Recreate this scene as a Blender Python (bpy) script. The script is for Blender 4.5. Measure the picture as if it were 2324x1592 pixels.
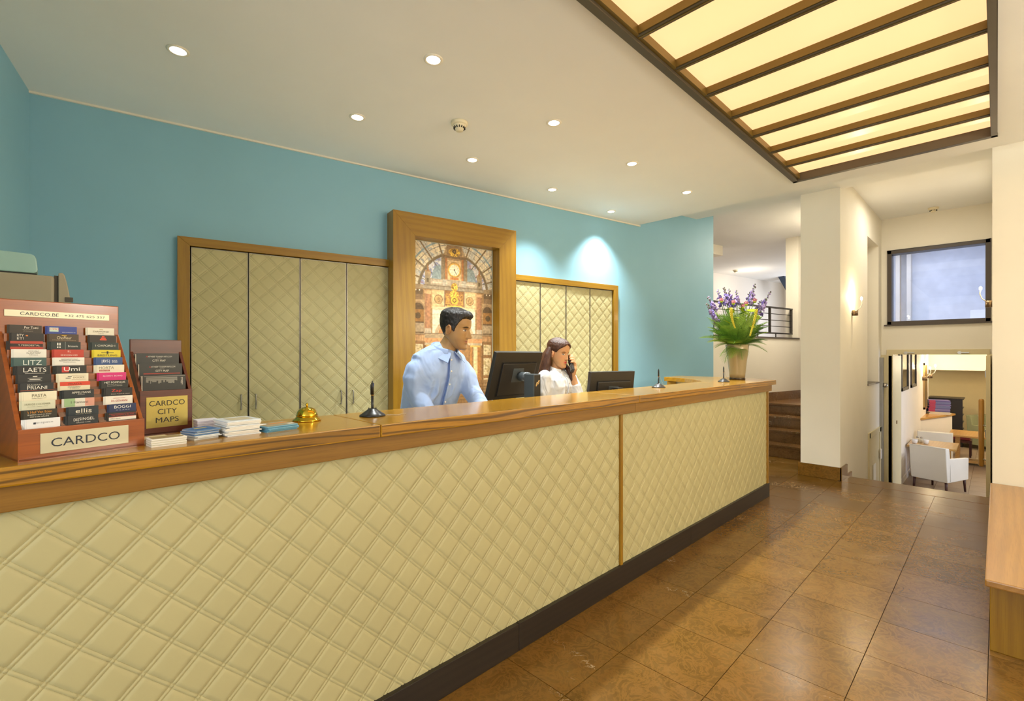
import bpy, bmesh, math, random
import numpy as np
from mathutils import Vector, Matrix
random.seed(11); np.random.seed(11)
S = bpy.context.scene
C = S.collection
for o in list(bpy.data.objects): bpy.data.objects.remove(o)
PI = math.pi
# ------------------------------------------------------------------ camera, world, exposure
YAW = math.atan(1102/1082)                      # heading of the lens between the counter line (X) and the wall (Y)
cam = bpy.data.cameras.new('camera'); camo = bpy.data.objects.new('camera', cam); C.objects.link(camo)
cam.sensor_width = 36; cam.lens = 1082/2324*36; cam.shift_y = 10/2324; cam.clip_start = .05
camo.location = (0, 0, 1.4); camo.rotation_euler = (PI/2, 0, YAW-PI/2)
S.camera = camo
w = bpy.data.worlds.new('world'); S.world = w; w.use_nodes = True
w.node_tree.nodes['Background'].inputs[0].default_value = (1.0, .93, .80, 1)
w.node_tree.nodes['Background'].inputs[1].default_value = 1.0
S.view_settings.view_transform = 'Standard'; S.view_settings.look = 'None'
S.view_settings.exposure = 0.42; S.view_settings.gamma = 1.0; S.view_settings.use_curve_mapping = False
DOWN_E = 120; WASH_E = 110; LOBBY_E = 60; PANEL_E = 1.0
# ------------------------------------------------------------------ materials
def lin(c):
    if isinstance(c, str): c = tuple(int(c[i:i+2], 16) for i in (0, 2, 4))
    if max(c) > 1.0: c = tuple(x/255 for x in c)
    return tuple(x/12.92 if x <= .04045 else ((x+.055)/1.055)**2.4 for x in c)
MATS = {}
class N:
    def __init__(s, name):
        s.m = bpy.data.materials.new(name); s.m.use_nodes = True; s.t = s.m.node_tree; s.n = s.t.nodes
        s.b = s.n['Principled BSDF']
    def new(s, typ, **kw):
        n = s.n.new(typ)
        for k, v in kw.items():
            if k in n.inputs: n.inputs[k].default_value = v
            else: setattr(n, k, v)
        return n
    def link(s, a, b): s.t.links.new(a, b)
    def ramp(s, src, stops):
        r = s.n.new('ShaderNodeValToRGB'); e = r.color_ramp.elements
        while len(e) < len(stops): e.new(.5)
        for i, (p, c) in enumerate(stops):
            e[i].position = p; e[i].color = (*c, 1) if len(c) == 3 else c
        s.link(src, r.inputs[0]); return r.outputs[0]
    def mix(s, fac, a, b, mode='MIX'):
        m = s.n.new('ShaderNodeMix'); m.data_type = 'RGBA'; m.blend_type = mode
        for val, i in ((fac, 0), (a, 6), (b, 7)):
            if hasattr(val, 'links'): s.link(val, m.inputs[i])
            elif isinstance(val, (int, float)): m.inputs[i].default_value = val
            else: m.inputs[i].default_value = (*val[:3], 1)
        return m.outputs[2]
    def coord(s, kind='Object', scale=(1, 1, 1), loc=None, rnd=False):
        if kind == 'World':
            src = s.n.new('ShaderNodeNewGeometry').outputs['Position']
        else:
            src = s.n.new('ShaderNodeTexCoord').outputs[kind]
        if rnd:
            oi = s.n.new('ShaderNodeObjectInfo'); a = s.n.new('ShaderNodeVectorMath'); a.operation = 'MULTIPLY_ADD'
            cmb = s.n.new('ShaderNodeCombineXYZ')
            for i in range(3): s.link(oi.outputs['Random'], cmb.inputs[i])
            s.link(cmb.outputs[0], a.inputs[0]); a.inputs[1].default_value = (37, 53, 71); s.link(src, a.inputs[2]); src = a.outputs[0]
        mp = s.n.new('ShaderNodeMapping'); mp.inputs['Scale'].default_value = scale
        if loc: mp.inputs['Location'].default_value = loc
        s.link(src, mp.inputs[0]); return mp.outputs[0]
    def noise(s, vec, scale, detail=4, rough=.5, dist=0):
        n = s.new('ShaderNodeTexNoise', Scale=scale, Detail=detail, Roughness=rough, Distortion=dist)
        s.link(vec, n.inputs['Vector']); return n.outputs['Fac']
    def bump(s, h, strength=.2, dist=.002):
        b = s.n.new('ShaderNodeBump'); b.inputs['Strength'].default_value = strength; b.inputs['Distance'].default_value = dist
        s.link(h, b.inputs['Height']); s.link(b.outputs[0], s.b.inputs['Normal'])
    def set(s, **kw):
        for k, v in kw.items():
            k = k.replace('_', ' ')
            s.b.inputs[k].default_value = v
def mat(name, col, rough=.5, metal=0., spec=.5, var=.06, vscale=6., bump=0., bscale=80., bdist=.002, emit=0., ecol=None, coat=0., trans=0., sheen=0.):
    if name in MATS: return MATS[name]
    g = N(name); c = lin(col)
    g.set(Roughness=rough, Metallic=metal, Specular_IOR_Level=spec, Coat_Weight=coat, Transmission_Weight=trans, Sheen_Weight=sheen)
    vec = g.coord('Object')
    if var > 0:
        f = g.noise(vec, vscale, 3)
        col_o = g.ramp(f, [(.3, tuple(max(0, x*(1-var)) for x in c)), (.7, tuple(min(1, x*(1+var)) for x in c))])
        g.link(col_o, g.b.inputs['Base Color'])
    else: g.b.inputs['Base Color'].default_value = (*c, 1)
    if bump > 0: g.bump(g.noise(vec, bscale, 3), bump, bdist)
    if emit > 0:
        g.b.inputs['Emission Color'].default_value = (*lin(ecol or col), 1); g.b.inputs['Emission Strength'].default_value = emit
    MATS[name] = g.m; return g.m
def wood(name, light, dark, axis=0, fine=1., ring=.5, rough=.32, coat=.3, wave=9.):
    """timber with long fibres along local axis, cathedral figure and open pores"""
    if name in MATS: return MATS[name]
    g = N(name); L = lin(light); D = lin(dark); mid = tuple((a*2+b)/3 for a, b in zip(L, D))
    sc = [wave, wave, wave]; sc[axis] = wave*.14
    v1 = g.coord('Object', tuple(sc), rnd=True)
    n1 = g.noise(v1, 1.0, 5, .55, .6)
    wv = g.new('ShaderNodeTexWave', Scale=.55, Distortion=5.5, Detail=2.5); wv.inputs['Detail Scale'].default_value = .8
    wv.wave_type = 'RINGS'; wv.rings_direction = 'SPHERICAL'
    g.link(v1, wv.inputs['Vector'])
    base = g.ramp(n1, [(.3, mid), (.68, L)])
    fig = g.ramp(wv.outputs['Fac'], [(.0, (1, 1, 1)), (.25, (0, 0, 0)), (.8, (0, 0, 0)), (1, (1, 1, 1))])
    sp = [260*fine]*3; sp[axis] = 7*fine
    v2 = g.coord('Object', tuple(sp), rnd=True)
    n2 = g.noise(v2, 1.0, 3, .6)
    pores = g.ramp(n2, [(.36, (1, 1, 1)), (.5, (0, 0, 0))])
    f1 = g.new('ShaderNodeMath'); f1.operation = 'MULTIPLY'; f1.inputs[1].default_value = ring; g.link(fig, f1.inputs[0])
    c1 = g.mix(f1.outputs[0], base, D)
    f2 = g.new('ShaderNodeMath'); f2.operation = 'MULTIPLY'; f2.inputs[1].default_value = .32; g.link(pores, f2.inputs[0])
    c2 = g.mix(f2.outputs[0], c1, D)
    g.link(c2, g.b.inputs['Base Color'])
    g.set(Roughness=rough, Coat_Weight=coat, Coat_Roughness=.12)
    g.bump(n2, .06, .001)
    MATS[name] = g.m; return g.m
def edgegrain(name, light, dark):
    if name in MATS: return MATS[name]
    g = N(name); L = lin(light); D = lin(dark); mid = tuple((a+b)/2 for a, b in zip(L, D))
    v = g.coord('Object', (3.4, 3.4, 30), rnd=True)
    wv = g.new('ShaderNodeTexWave', Scale=.42, Distortion=11., Detail=2.); wv.inputs['Detail Scale'].default_value = .55; wv.bands_direction = 'Z'; g.link(v, wv.inputs['Vector'])
    fig = g.ramp(wv.outputs['Fac'], [(.0, (1, 1, 1)), (.16, (.55,)*3), (.34, (0, 0, 0)), (1, (0, 0, 0))])
    n1 = g.noise(g.coord('Object', (1.2, 8, 8), rnd=True), 1., 4); base = g.ramp(n1, [(.3, mid), (.6, L)])
    n2 = g.noise(g.coord('Object', (9, 260, 260)), 1., 3, .6)
    f = g.new('ShaderNodeMath'); f.operation = 'MULTIPLY'; f.inputs[1].default_value = .8; g.link(fig, f.inputs[0])
    c = g.mix(f.outputs[0], base, D); pr_ = g.ramp(n2, [(.38, (.3,)*3), (.5, (0, 0, 0))]); c = g.mix(pr_, c, D)
    g.link(c, g.b.inputs['Base Color']); g.set(Roughness=.3, Coat_Weight=.3, Coat_Roughness=.15); MATS[name] = g.m; return g.m
def marble(name, cols, white=.5, rough=.22, s=1.):
    if name in MATS: return MATS[name]
    g = N(name); v = g.coord('World', rnd=True)
    a = g.noise(v, 2.6*s, 8, .6, 1.2); b = g.noise(v, 9*s, 7, .62, 2.8); c = g.noise(v, 1.1*s, 5, .5, .8)
    base = g.ramp(a, [(.25, lin(cols[0])), (.5, lin(cols[1])), (.75, lin(cols[2]))])
    fl = g.ramp(b, [(.42, (0, 0, 0)), (.495, (1, 1, 1)), (.515, (1, 1, 1)), (.57, (0, 0, 0))])
    m1 = g.new('ShaderNodeMath'); m1.operation = 'MULTIPLY'; m1.inputs[1].default_value = .45; g.link(fl, m1.inputs[0])
    col = g.mix(m1.outputs[0], base, lin(cols[3]))
    b2 = g.noise(v, 22*s, 5, .6, 2.0)
    sp = g.ramp(b2, [(.60, (0, 0, 0)), (.70, (1, 1, 1))])
    m3 = g.new('ShaderNodeMath'); m3.operation = 'MULTIPLY'; m3.inputs[1].default_value = .35; g.link(sp, m3.inputs[0])
    col = g.mix(m3.outputs[0], col, lin(cols[0]))
    d = g.noise(v, 3.3*s, 6, .55, 3.0)
    vein = g.ramp(d, [(.488, (0, 0, 0)), (.5, (1, 1, 1)), (.512, (0, 0, 0))])
    msk = g.ramp(c, [(.60, (0, 0, 0)), (.67, (1, 1, 1))])
    m2 = g.new('ShaderNodeMath'); m2.operation = 'MULTIPLY'; g.link(vein, m2.inputs[0]); g.link(msk, m2.inputs[1])
    m4 = g.new('ShaderNodeMath'); m4.operation = 'MULTIPLY'; m4.inputs[1].default_value = white; g.link(m2.outputs[0], m4.inputs[0])
    col = g.mix(m4.outputs[0], col, lin('e8d8b4'))
    oi = g.n.new('ShaderNodeObjectInfo')
    hv = g.n.new('ShaderNodeHueSaturation'); mr = g.n.new('ShaderNodeMapRange'); mr.inputs[3].default_value = .9; mr.inputs[4].default_value = 1.12
    g.link(oi.outputs['Random'], mr.inputs[0]); g.link(mr.outputs[0], hv.inputs['Value']); g.link(col, hv.inputs['Color'])
    g.link(hv.outputs[0], g.b.inputs['Base Color'])
    g.set(Roughness=rough)
    rr = g.ramp(a, [(.2, (rough*.8,)*3), (.8, (rough*1.35,)*3)]); g.link(rr, g.b.inputs['Roughness'])
    MATS[name] = g.m; return g.m
def glass(name, tint='ffffff', rough=0., alpha=.25):
    """thin pane: mostly clear with a mirror sheen"""
    if name in MATS: return MATS[name]
    g = N(name); tr = g.n.new('ShaderNodeBsdfTransparent'); tr.inputs[0].default_value = (*lin(tint), 1)
    gl = g.n.new('ShaderNodeBsdfGlossy'); gl.inputs['Roughness'].default_value = rough
    lw = g.n.new('ShaderNodeFresnel'); lw.inputs[0].default_value = 1.5
    mx = g.n.new('ShaderNodeMixShader'); g.link(lw.outputs[0], mx.inputs[0]); g.link(tr.outputs[0], mx.inputs[1]); g.link(gl.outputs[0], mx.inputs[2])
    g.link(mx.outputs[0], g.n['Material Output'].inputs[0]); MATS[name] = g.m; return g.m
def vcol(name, rough=.5, spec=.4, bump=0, bscale=120, sss=0, bdist=.001, sheen=0):
    """colour carried by the mesh itself (printed picture, complexion)"""
    if name in MATS: return MATS[name]
    g = N(name); a = g.n.new('ShaderNodeAttribute'); a.attribute_name = 'Col'
    g.link(a.outputs['Color'], g.b.inputs['Base Color']); g.set(Roughness=rough, Specular_IOR_Level=spec, Sheen_Weight=sheen)
    if sss: g.set(Subsurface_Weight=sss, Subsurface_Radius=(.012, .005, .003))
    if bump: g.bump(g.noise(g.coord('Object'), bscale, 3), bump, bdist)
    MATS[name] = g.m; return g.m
# ------------------------------------------------------------------ mesh building
class MB:
    def __init__(s): s.v = []; s.f = []; s.sm = []; s.mi = []
    def add(s, vs, fs, smooth=False, mi=0, M=None):
        o = len(s.v)
        if M is not None: vs = [tuple(M @ Vector(p)) for p in vs]
        s.v += [tuple(p) for p in vs]; s.f += [tuple(i+o for i in f) for f in fs]
        s.sm += [smooth]*len(fs); s.mi += [mi]*len(fs); return s
    def box(s, x0, x1, y0, y1, z0, z1, mi=0, M=None):
        v = [(x0, y0, z0), (x1, y0, z0), (x1, y1, z0), (x0, y1, z0), (x0, y0, z1), (x1, y0, z1), (x1, y1, z1), (x0, y1, z1)]
        return s.add(v, [(0, 3, 2, 1), (4, 5, 6, 7), (0, 1, 5, 4), (1, 2, 6, 5), (2, 3, 7, 6), (3, 0, 4, 7)], False, mi, M)
    def prism(s, poly, a0, a1, ax=2, mi=0, M=None):
        """polygon extruded along axis ax (0: poly=(y,z), 1: poly=(x,z), 2: poly=(x,y))"""
        n = len(poly)
        def P(p, h): return {0: (h, p[0], p[1]), 1: (p[0], h, p[1]), 2: (p[0], p[1], h)}[ax]
        v = [P(p, a0) for p in poly]+[P(p, a1) for p in poly]
        fs = [tuple(range(n))[::-1], tuple(range(n, 2*n))]+[(i, (i+1) % n, n+(i+1) % n, n+i) for i in range(n)]
        return s.add(v, fs, False, mi, M)
    def lathe(s, prof, n=24, c=(0, 0, 0), M=None, mi=0, smooth=True):
        v = []; fs = []
        for r, z in prof:
            for k in range(n): a = 2*PI*k/n; v.append((c[0]+r*math.cos(a), c[1]+r*math.sin(a), c[2]+z))
        for i in range(len(prof)-1):
            for k in range(n): fs.append((i*n+k, i*n+(k+1) % n, (i+1)*n+(k+1) % n, (i+1)*n+k))
        fs.append(tuple(range(n))[::-1]); fs.append(tuple((len(prof)-1)*n+k for k in range(n)))
        return s.add(v, fs, smooth, mi, M)
    def tube(s, pts, r, n=8, mi=0, M=None, flat=1.0, caps=True):
        pts = [Vector(p) for p in pts]; rs = r if hasattr(r, '__len__') else [r]*len(pts)
        v = []; fs = []; up = None
        for i, p in enumerate(pts):
            t = (pts[min(i+1, len(pts)-1)]-pts[max(i-1, 0)]).normalized()
            if up is None: up = t.orthogonal().normalized()
            up = (up-t*up.dot(t)).normalized(); sd = t.cross(up)
            for k in range(n):
                a = 2*PI*k/n; v.append(tuple(p+up*math.cos(a)*rs[i]+sd*math.sin(a)*rs[i]*flat))
        for i in range(len(pts)-1):
            for k in range(n): fs.append((i*n+k, i*n+(k+1) % n, (i+1)*n+(k+1) % n, (i+1)*n+k))
        if caps: fs.append(tuple(range(n))[::-1]); fs.append(tuple((len(pts)-1)*n+k for k in range(n)))
        return s.add(v, fs, True, mi, M)
    def cyl(s, p0, p1, r0, r1=None, n=16, mi=0): return s.tube([p0, p1], [r0, r0 if r1 is None else r1], n, mi)
    def ell(s, c, r, nu=12, nv=8, M=None, mi=0):
        v = []; fs = []
        for j in range(1, nv):
            ph = PI*j/nv
            for i in range(nu): th = 2*PI*i/nu; v.append((c[0]+r[0]*math.sin(ph)*math.cos(th), c[1]+r[1]*math.sin(ph)*math.sin(th), c[2]+r[2]*math.cos(ph)))
        T = len(v); v += [(c[0], c[1], c[2]+r[2]), (c[0], c[1], c[2]-r[2])]
        for j in range(nv-2):
            for i in range(nu): fs.append((j*nu+i, (j+1)*nu+i, (j+1)*nu+(i+1) % nu, j*nu+(i+1) % nu))
        for i in range(nu): fs.append((T, i, (i+1) % nu)); b = (nv-2)*nu; fs.append((T+1, b+(i+1) % nu, b+i))
        return s.add(v, fs, True, mi, M)
    def mesh(s, name, bev=0, seg=2):
        me = bpy.data.meshes.new(name); me.from_pydata(s.v, [], s.f); me.polygons.foreach_set('use_smooth', s.sm); me.polygons.foreach_set('material_index', s.mi)
        if bev:
            bm = bmesh.new(); bm.from_mesh(me); bmesh.ops.remove_doubles(bm, verts=bm.verts, dist=1e-5)
            es = [e for e in bm.edges if e.is_manifold and e.calc_face_angle(0) > .6]
            bmesh.ops.bevel(bm, geom=es, offset=bev, offset_type='OFFSET', segments=seg, affect='EDGES', profile=.6, clamp_overlap=True)
            bm.to_mesh(me); bm.free()
        me.update(); return me
    def build(s, name, m, parent=None, bev=0, seg=2, loc=None, label=None, kind=None):
        return obj(name, s.mesh(name, bev, seg), m, parent, loc, label, kind)
def obj(name, me, m, parent=None, loc=None, label=None, kind=None):
    o = bpy.data.objects.new(name, me); C.objects.link(o)
    if me is not None and m is not None and not me.materials:
        for x in (m if isinstance(m, (list, tuple)) else [m]): me.materials.append(x)
    if parent: o.parent = parent
    if loc: o.location = loc
    if label: o['label'] = label
    if kind: o['kind'] = kind
    return o
def tag(o, label, cat, group=None):
    o['label'] = label; o['category'] = cat
    if group: o['group'] = group
    return o
def thing(name, label, cat, loc=(0, 0, 0), rz=0, group=None):
    o = bpy.data.objects.new(name, None); C.objects.link(o); o.location = loc; o.rotation_euler = (0, 0, rz); o.empty_display_size = .05
    return tag(o, label, cat, group)
def struct(name, mb, m, bev=0, loc=None, rz=0):
    o = mb.build(name, m, None, bev, loc=loc); o.rotation_euler = (0, 0, rz); o['kind'] = 'structure'; return o
def dup(root, loc, rz=0, label=None):
    def cp(o, par):
        c = o.copy(); C.objects.link(c); c.parent = par
        for ch in o.children: cp(ch, c)
        return c
    kids = list(root.children); r = root.copy(); C.objects.link(r); r.location = loc; r.rotation_euler = (0, 0, rz)
    for k in kids: cp(k, r)
    if label: r['label'] = label
    return r
TXT = []
def text(parent, body, x, y, z, h, wmax=None, m=None, name='lettering', font_sx=1., rot=0, label=None):
    """flat lettering in the local XZ plane (faces -Y); width scaled to wmax"""
    o = obj(name, bpy.data.meshes.new(name), None, parent, (x, y, z), label); o.rotation_euler = (0, rot, 0)
    TXT.append((o, body, h, wmax, font_sx, m)); return o
def flush_text():
    tmp = []
    for (o, body, h, wmax, sx, m) in TXT:
        cu = bpy.data.curves.new('t', 'FONT'); cu.body = body; cu.size = 1; cu.align_x = 'CENTER'; cu.align_y = 'CENTER'; cu.resolution_u = 3; cu.extrude = 0
        t = bpy.data.objects.new('t', cu); C.objects.link(t); tmp.append(t)
    dg = bpy.context.evaluated_depsgraph_get()
    for t, (o, body, h, wmax, sx, m) in zip(tmp, TXT):
        me = bpy.data.meshes.new_from_object(t.evaluated_get(dg))
        co = np.empty(len(me.vertices)*3); me.vertices.foreach_get('co', co); co = co.reshape(-1, 3)
        lo, hi = co.min(0), co.max(0); c = (lo+hi)/2; k = h/max(hi[1]-lo[1], 1e-6); kx = k*sx
        if wmax: kx = wmax/(hi[0]-lo[0])
        out = np.stack([(co[:, 0]-c[0])*kx, np.zeros(len(co)), (co[:, 1]-c[1])*k], 1)
        me.vertices.foreach_set('co', out.ravel()); me.update(); me.name = o.name
        me.materials.clear(); me.materials.append(m); old = o.data; o.data = me; bpy.data.meshes.remove(old)
    for t in tmp:
        cu = t.data; bpy.data.objects.remove(t); bpy.data.curves.remove(cu)
def light(name, typ, loc, energy, col=(1, 1, 1), parent=None, **kw):
    l = bpy.data.lights.new(name, typ); l.energy = energy; l.color = col
    rot = kw.pop('rot', None)
    for k, v in kw.items(): setattr(l, k, v)
    o = bpy.data.objects.new(name, l); C.objects.link(o); o.location = loc
    if rot: o.rotation_euler = rot
    if parent: o.parent = parent
    return o
# ------------------------------------------------------------------ the blue wall runs at a slight angle to the counter
WA = math.radians(-10.7036); WD = (math.cos(WA), math.sin(WA)); WN = (-math.sin(WA), math.cos(WA))
def W(s, p, z=0): return (WD[0]*s+WN[0]*p, WD[1]*s+WN[1]*p, z)
CEIL = 3.008; SOFF = 3.27; CEIL2 = 3.43; TOP = 1.15; LOW = -1.02
# quilted upholstery sheet: real relief of puffed diamonds between double-stitched bands
def quilt(x0, x1, z0, z1, cx, cz, hx=.06325, hz=.0628, dep=.0035):
    P = 1.0; offs = [-.085, -.055, -.03, .03, .055, .085, .2, .5, .8]; g = {-.085: -.12, -.055: -1, -.03: -.15, .03: -.15, .055: -1, .085: -.12, .2: .06, .5: .22, .8: .06}
    pts = [np.array(((x-cx)/hx, (z-cz)/hz)) for x in (x0, x1) for z in (z0, z1)]
    A = [(p[0]+p[1])/2 for p in pts]; B = [(p[0]-p[1])/2 for p in pts]
    def lines(lo, hi):
        r = []
        for k in range(math.floor(lo)-1, math.ceil(hi)+2):
            for o in offs: r.append((k+o, g[o]))
        r = [q for q in r if lo-.2 <= q[0] <= hi+.2]; return sorted(r)
    la = lines(min(A), max(A)); lb = lines(min(B), max(B)); bm = bmesh.new(); vs = {}
    m = .3
    def inside(a, b):
        x = cx+(a+b)*hx; z = cz+(a-b)*hz
        return x0-.05 < x < x1+.05 and z0-.05 < z < z1+.05
    def vert(i, j):
        if (i, j) not in vs:
            a, ga = la[i]; b, gb = lb[j]
            hgt = min(ga, gb)
            vs[(i, j)] = bm.verts.new((cx+(a+b)*hx, -hgt*dep, cz+(a-b)*hz))
        return vs[(i, j)]
    for i in range(len(la)-1):
        for j in range(len(lb)-1):
            if inside(la[i][0], lb[j][0]):
                f = bm.faces.new((vert(i, j), vert(i+1, j), vert(i+1, j+1), vert(i, j+1))); f.smooth = True
    for co, no in (((x0, 0, 0), (-1, 0, 0)), ((x1, 0, 0), (1, 0, 0)), ((0, 0, z0), (0, 0, -1)), ((0, 0, z1), (0, 0, 1))):
        bmesh.ops.bisect_plane(bm, geom=bm.verts[:]+bm.edges[:]+bm.faces[:], plane_co=co, plane_no=no, clear_outer=True)
    bm.normal_update()
    if sum(f.normal.y for f in bm.faces) > 0: bmesh.ops.reverse_faces(bm, faces=bm.faces[:])
    me = bpy.data.meshes.new('quilt'); bm.to_mesh(me); bm.free(); return me
def stitches(x0, x1, z0, z1, cx, cz, hx=.06325, hz=.0628, pitch=.0056, ln=.0040, wd=.0012, ht=.0012, dep=.0035):
    V = []; F = []
    L = math.hypot(hx, hz)
    for fam in (0, 1):
        for k in range(-60, 90):
            for o in (-.055, .055):
                c0 = k+o
                n = int(2*(x1-x0)/hx*L/pitch)+40
                t = (np.arange(n)-n/2)*pitch/L+((x0+x1)/2-cx)/hx
                a = np.full(n, c0) if fam == 0 else t; b = t if fam == 0 else np.full(n, c0)
                if fam == 0: b = t-c0 + 0*t
                else: a = t-c0
                x = cx+(a+b)*hx; z = cz+(a-b)*hz
                ok = (x > x0+.003) & (x < x1-.003) & (z > z0+.003) & (z < z1-.003)
                x = x[ok]; z = z[ok]
                if not len(x): continue
                d = np.array((hx, -hz) if fam == 0 else (hx, hz)); d = d/np.linalg.norm(d); e = np.array((-d[1], d[0]))
                base = np.stack([x, z], 1); y0 = dep+.0004; y1 = dep-ht
                q = [(base+d*s1*ln/2+e*s2*wd/2, y0) for s1, s2 in ((-1, -1), (1, -1), (1, 1), (-1, 1))]+[(base-d*ln*.3, y1), (base+d*ln*.3, y1)]
                blk = np.stack([np.stack([p[:, 0], np.full(len(p), y), p[:, 1]], 1) for p, y in q], 1)
                o0 = sum(len(vv) for vv in V); V.append(blk.reshape(-1, 3))
                idx = o0+6*np.arange(len(x))
                F.append(np.stack([np.stack([idx+0, idx+1, idx+5, idx+4], 1), np.stack([idx+2, idx+3, idx+4, idx+5], 1)], 1).reshape(-1, 4))
    V = np.concatenate(V); F = np.concatenate(F)
    me = bpy.data.meshes.new('stitching'); me.from_pydata(V.tolist(), [], F.tolist()); me.update(); return me
# ================================================================== SETTING
m_ceil = mat('ceiling_paint', 'f2f1ec', .8, var=.015, vscale=2, bump=.03, bscale=150)
m_white = mat('cream_wall_paint', 'ece5d4', .75, var=.02, vscale=2, bump=.04, bscale=120)
m_white2 = mat('white_wall_paint', 'ece4d8', .75, var=.02, vscale=2, bump=.04, bscale=120)
m_blue = mat('teal_wall_paint', '8dbdd0', .55, var=.03, vscale=1.5, bump=.03, bscale=160)
m_tile = marble('brown_marble', ['543c0c', '694a18', '785a26', '8a6024'], .55, .22)
m_step = marble('dark_brown_marble', ['584026', '74522e', '846038', '8e683f'], .9, .2, 1.2)
m_grout = mat('grout', '4a3a22', .9)
m_dark = mat('dark_bronze_metal', '5a5140', .45, metal=.3, var=.05)
m_brown = mat('brown_window_frame', '4a4036', .45)
m_low = mat('lower_floor_stone', '9a8672', .4, var=.12, vscale=3)
m_sill = mat('dark_sill_stone', '5c5247', .4)
# floor slab with the marble tiles laid on it
f = MB(); f.box(-3, 6.6, -3, 5.2, -.12, -.004); f.box(6.6, 10.2, 1.23, 5.2, -.12, -.004)
floor = struct('floor', f, m_grout)
TG = .405
MB().box(-.8, 4.9, 1.95, 4.9, -.004, .0).build('staff_bounce_floor', mat('bounce_beige', 'd8cfb8', .5), floor)  # unseen floor made pale to bounce light onto ceiling and cabinets
tile_me = MB().box(.0015, TG-.0015, .0015, TG-.0015, -.004, .0).mesh('tile')
last_me = MB().box(.0015, .303, .0015, TG-.0015, -.004, .0).mesh('tile')
def tile(u, v, me=tile_me): return obj('tile', me, m_tile, floor, (u, v, 0))
for i in range(-4, 11):
    for k in range(-7, 4):
        u = 1.94+TG*i-.01; v = .03+TG*k
        if u+TG < 6.1: tile(u, v)
        elif u < 6.2: obj('tile', last_me, m_tile, floor, (u, v, 0))
for i in range(8, 13):
    for k in range(4, 8):
        u = 1.94+TG*i-.01; v = .03+TG*k
        if u < 6.9: tile(u, v)
e_me = MB().box(.0015, .338, .0015, TG-.0015, -.004, 0).mesh('edge_tile')
nose = MB().box(.002, .335, -1.2, 1.215, -.03, 0).build('nosing_slab', m_tile, floor, .004, loc=(6.29, 0, 0))
obj('tile', e_me, m_tile, floor, (6.285, .03+TG*3, 0))
# steps down to the breakfast room
for k in range(5):
    MB().box(6.60+.28*k, 6.60+.28*(k+1)+.02, .03, 1.226, LOW-.1, -.17*(k+1)).build('step', m_step, floor, .004)
lowf = struct('floor', MB().box(8.0, 19, -3.2, 1.4, LOW-.1, LOW-.004), m_grout)
lt = MB().box(.002, .448, .002, .448, -.004, 0).mesh('floor_tile')
for i in range(18):
    for k in range(7): obj('floor_tile', lt, m_low, lowf, (9.1+.45*i, 1.26-.45*(k+1), LOW))
# steps up beside the counter
def vwall(u): return (4.05-WN[0]*u)/WN[1]
st_up = struct('floor', MB().prism([(8.0, 1.6), (10.2, 1.6), (10.2, vwall(10.2)), (8.0, vwall(8.0))], 0, .627), m_step)
for k in range(4):
    u = 7.18+.27*k; z = .165*(k+1); u2 = u+.29 if k < 3 else 10.1
    MB().prism([(u+.012, 1.6), (u2, 1.6), (u2, vwall(u2)+.01), (u+.012, vwall(u)+.01)], z-.165 if k else 0, z-.03).build('riser', m_step, st_up)
    MB().prism([(u-.012, 1.6), (u2, 1.6), (u2, vwall(u2)+.01), (u-.012, vwall(u)+.01)], z-.03, z).build('tread', m_step, st_up, .004)
# blue wall (and its cream continuation with the opening to the landing)
struct('wall_back', MB().box(-1.0, 6.158, 4.05, 4.26, 0, 3.45), m_blue, rz=WA)
struct('wall_left', MB().box(-1.0, -.83, 1.3, 4.05, 0, 3.05), m_blue, rz=WA)
struct('trim_1', MB().box(-.83, 4.62, 4.036, 4.052, 2.996, 3.009), m_white, rz=WA)
struct('wall_landing', MB().box(6.158, 8.594, 4.052, 4.26, 0, 1.665).box(8.594, 10.4, 4.052, 4.26, 0, 3.45), m_white, rz=WA)
struct('trim_2', MB().box(6.158, 8.62, 4.04, 4.27, 1.665, 1.69), m_sill, rz=WA)
bb = struct('baseboard_landing', MB().box(6.158, 9.2, 4.03, 4.052, .66, .80), m_step, rz=WA)
# upper landing room seen through the opening
struct('floor', MB().box(4.6, 14.2, 4.26, 7.2, 1.0, 1.16), m_low, rz=WA)
struct('wall_landing_far', MB().box(4.6, 14.2, 7.0, 7.2, 1.16, 3.43), m_white2, rz=WA)
struct('wall_landing_left', MB().box(4.5, 4.7, 4.26, 7.2, 1.16, 3.43), m_white2, rz=WA)
struct('wall_landing_right', MB().box(14.0, 14.2, 4.26, 7.2, 1.16, 3.43), m_white2, rz=WA)
struct('trim_3', MB().box(5.2, 8.2, 5.2, 5.5, 3.25, 3.43), m_white, rz=WA)
struct('trim_4', MB().prism([(12.62, 3.43), (13.2, 2.95), (13.2, 3.43)], 6.3, 6.45, 1), mat('dark_blue_stair_side', '2d3f55', .5), rz=WA)
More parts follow.
